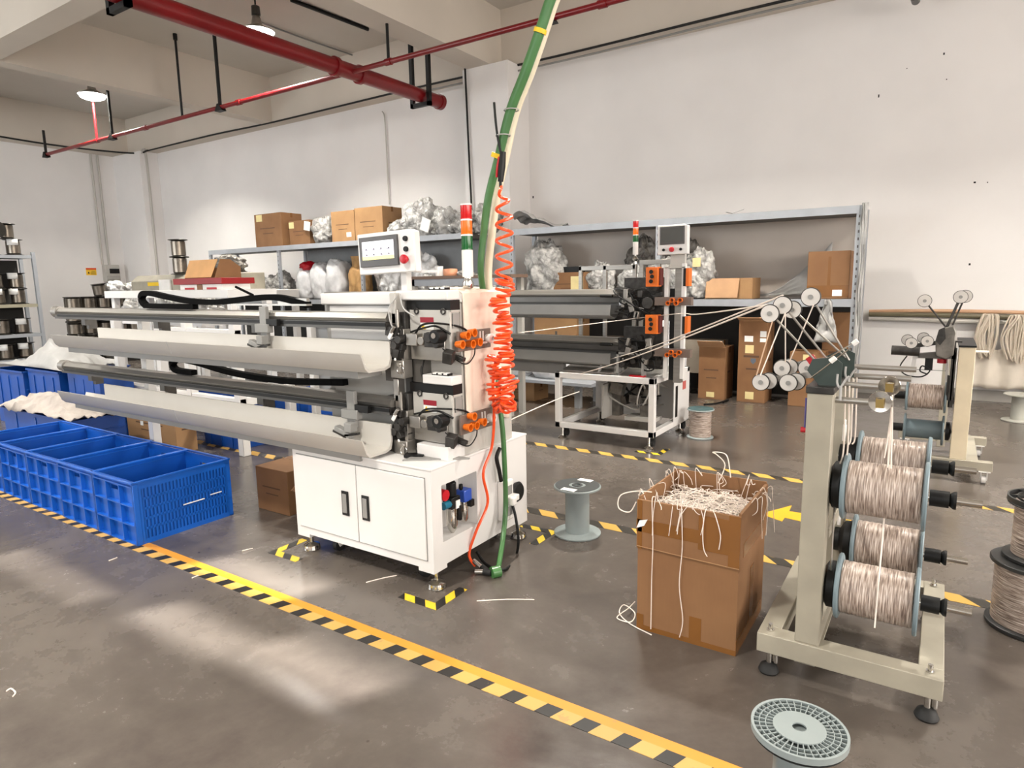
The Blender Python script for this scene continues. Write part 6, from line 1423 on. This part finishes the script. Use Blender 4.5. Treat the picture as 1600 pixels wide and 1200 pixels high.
# right rack, middle shelf
bag('plastic_bag', 'big heap of clear crumpled bags at the left end of the right rack', (-4.88, 8.35, 1.62), (0.36, 0.27, 0.44), BAG, 80, 0.2)
carton('flat brown carton with a yellow note at the left end of the right rack', -4.75, -4.1, 8.2, 8.6, 1.25, 1.62, CARDD, note=(0.55, 0.85, 0.35, 0.85, NOTE))
tag(MB().bx(-4.62, -4.32, 8.3, 8.5, 1.62, 1.70).build('black_tray', BLACK), 'small black tray on the flat brown carton of the right rack', 'tray')
for k, (x, rx, rz_, m) in enumerate([(-3.95, 0.3, 0.26, BAG), (-3.5, 0.28, 0.24, BAGL), (-3.1, 0.3, 0.28, BAG), (-2.8, 0.26, 0.24, BAGL)]):
    bag('plastic_bag', 'clear bag of parts behind the aluminium frame, %s from the left' % ORD[k], (x, 8.27, 1.25+rz_*0.82), (rx*0.8, 0.12, rz_), m, 82+k, group='bags behind the aluminium frame')
for k, (x, rx, rz_) in enumerate([(-3.45, 0.42, 0.42), (-2.95, 0.42, 0.45)]):
    bag('dark_bag', ['left', 'right'][k]+' of the two large dark bags behind the aluminium frame', (x, 8.53, 1.25+rz_*0.82), (rx*0.72, 0.11, rz_), BAGD, 90+k, cat='plastic bag')
bag('plastic_bag', 'clear bag with a yellow note right of the dark screen column', (-2.62, 8.3, 1.52), (0.24, 0.2, 0.33), BAG, 93)
tag(MB().obx((-2.58, 8.09, 1.70), (0.10, 0.006, 0.11)).build('yellow_note', NOTE), 'yellow note on the clear bag right of the dark screen', 'note')
cF = carton('open carton with a lifted flap on the middle shelf of the right rack', -2.50, -1.93, 8.2, 8.6, 1.25, 1.50, CARDL, open_=True, marks=False)
flap(cF, (-2.49, 8.19, 1.50), (-2.08, 8.19, 1.50), 0.24, (0, -1, 0), math.radians(-80), mat('flap_tan', 'c29a74', 0.75))
flap(cF, (-2.51, 8.2, 1.38), (-2.51, 8.35, 1.38), 0.3, (-1, 0, 0), math.radians(-3), CARDL)
cG = carton('big square carton with a torn label at the right end of the rack', -1.32, -0.89, 8.15, 8.6, 1.25, 1.78, CARD, marks=False, note=(0.62, 0.85, 0.06, 0.19, PAPER))
MB().bx(-1.32, -0.89, 8.1485, 8.15, 1.27, 1.40).bx(-1.11, -1.08, 8.1482, 8.1486, 1.4, 1.72).build('packing_tape', PTAPE, cG)
def liner(u, v): return (-1.95+0.8*u, 8.68+0.02*crumple(u, v, 8, 4), 1.26+0.62*(u**1.5)*v+0.02*crumple(u, v, 7, 5)+0.02)
sheet('plastic_film', SHEET, 'sloping clear film behind the pulleys on the right rack shelf', 'plastic film', liner, 14, 10, 0.003)
# floor cartons under the right rack (in front of its uprights)
def printed(label, xa_, xb_, z1, **k): return carton(label, xa_, xb_, 7.98, 8.06+0.0, 0, z1, **k)
c1 = carton('narrow closed carton with a lifted lid flap left of the tall carton under the rack', -2.53, -2.20, 8.12, 8.5, 0, 0.66, CARD, note=(0.32, 0.62, 0.04, 0.14, NOTE))
flap(c1, (-2.53, 8.11, 0.66), (-2.20, 8.11, 0.66), 0.14, (0, -1, 0), math.radians(35), mat('flap_tan', 'c29a74', 0.75))
c2_ = carton('tall carton with labels and an open flap under the right rack', -2.05, -1.72, 8.12, 8.5, 0, 1.0, CARD, marks=True, note=(0.25, 0.55, 0.60, 0.70, NOTE))
flap(c2_, (-2.05, 8.11, 1.0), (-1.72, 8.11, 1.0), 0.14, (0, -1, 0), math.radians(15), mat('flap_tan', 'c29a74', 0.75))
MB().bx(-1.98, -1.88, 8.117, 8.1195, 0.74, 0.81).bx(-1.80, -1.73, 8.117, 8.1195, 0.80, 0.87).bx(-1.80, -1.73, 8.117, 8.1195, 0.74, 0.785).build('white_label', PAPER, c2_)
MB().bx(-1.95, -1.85, 8.117, 8.1195, 0.04, 0.13).build('yellow_note', NOTE, c2_)
MB().prism([(-1.90, 0.50), (-1.87, 0.47), (-1.84, 0.50), (-1.84, 0.54), (-1.90, 0.54)], 8.117, 8.1195, 'y').build('blue_mark', mat('print_blue', '5a6270', 0.7), c2_)
carton('short carton behind the near reel stand post, under the rack', -1.46, -1.10, 8.12, 8.5, 0, 0.64, CARD, note=(0.4, 0.75, 0.85, 0.96, NOTE))
carton('printed carton stacked higher at the right end under the rack', -1.18, -0.86, 8.52, 8.68, 0, 1.08, CARD)
bag('woven_sack', 'tall white sack leaning beside the side panel of the open machine table', (-2.72, 7.6, 0.46), (0.2, 0.18, 0.56), SACK, 97, 0.12, 1.8, sq=0.75, cat='sack')
# low platform with sacks behind the coil
LP_ = thing('low_platform', 'low grey platform carrying white sacks behind the orange coil', 'platform', (-4.2, 7.1, 0))
MB().bx(-5.6, -3.35, 6.75, 7.45, 0.27, 0.31).build('deck', RACK, LP_, bevel=0.003)
MB().bx(-5.55, -5.48, 6.8, 6.87, 0, 0.27).bx(-3.6, -3.53, 6.8, 6.87, 0, 0.27).bx(-3.6, -3.53, 7.3, 7.37, 0, 0.27).bx(-5.55, -5.48, 7.3, 7.37, 0, 0.27).build('leg', RACKD, LP_)
for k, x in enumerate((-5.05, -4.58, -4.05)):
    bag('woven_sack', 'plump white sack lying on the low grey platform, %s from the left' % ORD[k], (x, 7.05, 0.31+0.13), (0.27, 0.24, 0.165), SACK, 100+k, 0.08, 1.8, sq=0.75, cat='sack', group='sacks on the low platform')
carton('pale carton on the floor below the low grey platform', -4.75, -4.25, 6.95, 7.3, 0, 0.24, CARDL)
carton('pale printed carton on the lower shelf seen above the rear tray', -5.0, -4.3, 8.2, 8.6, 0.3, 1.0, CARDL, note=(0.5, 0.55, 0.4, 0.7, GREYD))
for k in range(3):
    carton('grey-brown carton on the bottom shelf behind the aluminium frame, %s from the left' % ORD[k], -4.0+0.6*k, -3.5+0.6*k, 8.25, 8.6, 0.3, 0.72, mat('drab_carton', '8d8376', 0.75), marks=False)
# narrow table with cups behind the machine head
NT = thing('narrow_table', 'narrow brown-topped table with cups behind the white machine head', 'table', (-4.6, 6.2, 0))
MB().bx(-5.45, -3.95, 6.0, 6.35, 1.55, 1.585).build('table_top', WOOD, NT)
mb = MB()
for x in (-5.42, -4.05):
    for y in (6.02, 6.27): mb.bx(x, x+0.06, y, y+0.06, 0, 1.55)
mb.build('leg', PVC, NT)
MB().bx(-5.4, -4.0, 6.02, 6.04, 1.47, 1.55).build('apron', RACK, NT)
tag(MB().lathe([(0.03, 1.585), (0.042, 1.585), (0.05, 1.70), (0.046, 1.70), (0.03, 1.60)], (-5.05, 6.12, 0), 'z', 20).build('paper_cup', PAPER), 'white paper cup on the brown-topped table right of the lit screen', 'cup')
tag(MB().lathe([(0.075, 1.585), (0.085, 1.60), (0.085, 1.65), (0.08, 1.665), (0.001, 1.67)], (-4.88, 6.12, 0), 'z', 24).build('round_tub', mat('peach_tub', 'd99a78', 0.4)), 'round peach coloured tub beside the paper cup', 'tub')
bag('plastic_bag', 'small pale bag beside the peach tub', (-4.68, 6.14, 1.61), (0.1, 0.08, 0.035), BAGL, 110)
# wire hanks on the back wall pipes
def hank(x, z, L, label, seed, w_=0.10):
    rnd = random.Random(seed); mb = MB()
    for k in range(22):
        o_ = rnd.uniform(-w_, w_); d = rnd.uniform(-0.03, 0.03); l = L*rnd.uniform(0.8, 1.0)
        mb.tube(spline([(x+o_*0.5, 9.38+d, z), (x+o_*0.5+0.03, 9.34+d, z-0.02), (x+o_+0.05*rnd.uniform(-1, 1), 9.33+d, z-l*0.5), (x+o_*0.6, 9.34+d, z-l), (x+o_*0.9-0.04, 9.35+d, z-l*0.55), (x+o_*0.5-0.03, 9.36+d, z-0.02), (x+o_*0.5, 9.38+d, z)], 5), 0.009, 5)
    return tag(mb.build('wire_hank', mat('pale_hank', 'cfc3b2', 0.4)), label, 'wire hank')
hank(0.46, 1.03, 0.52, 'left looped hank of pale wire hanging on the wall pipes', 1)
hank(0.72, 1.02, 0.55, 'right looped hank of pale wire hanging on the wall pipes at the picture edge', 2, 0.12)
def veil(u, v): return (0.33+0.7*u, 9.40+0.02*math.sin(u*20), 0.62-0.45*v+0.03*crumple(u, v, 2, 4))
sheet('wire_curtain', mat('veil', 'd2c8ba', 0.5), 'pale bunch of loose ends hanging below the wire hanks', 'wire hank', veil, 30, 10, 0.01)
# marks and dirt specks on the right part of the wall
mb = MB()
for (u, v, w_, h) in ((1373, 150, 0.012, 0.03), (1475, 84, 0.014, 0.02), (1479, 124, 0.01, 0.01), (1515, 413, 0.018, 0.02), (1523, 285, 0.02, 0.016), (1543, 285, 0.01, 0.01), (1417, 107, 0.008, 0.01), (833, 308, 0.02, 0.03)):
    p = at(u, v, y=BW-0.001) if u > 900 else at(u, v, y=BW-0.001); mb.bx(p.x-w_*0.55, p.x+w_*0.55, BW-0.002, BW, p.z-h*0.6, p.z+h*0.6)
o = mb.build('wall_specks', BLACK); o['kind'] = 'structure'
o.name = 'trim_20'
cable('black_cable', [tuple(at(1100, 632, z=0.01)), tuple(at(1120, 630, z=0.01)), tuple(at(1138, 625, z=0.01)), (-2.15, 7.9, 0.01)], 0.01, BLACK, 'black cable on the floor running under the rack beside the narrow carton')
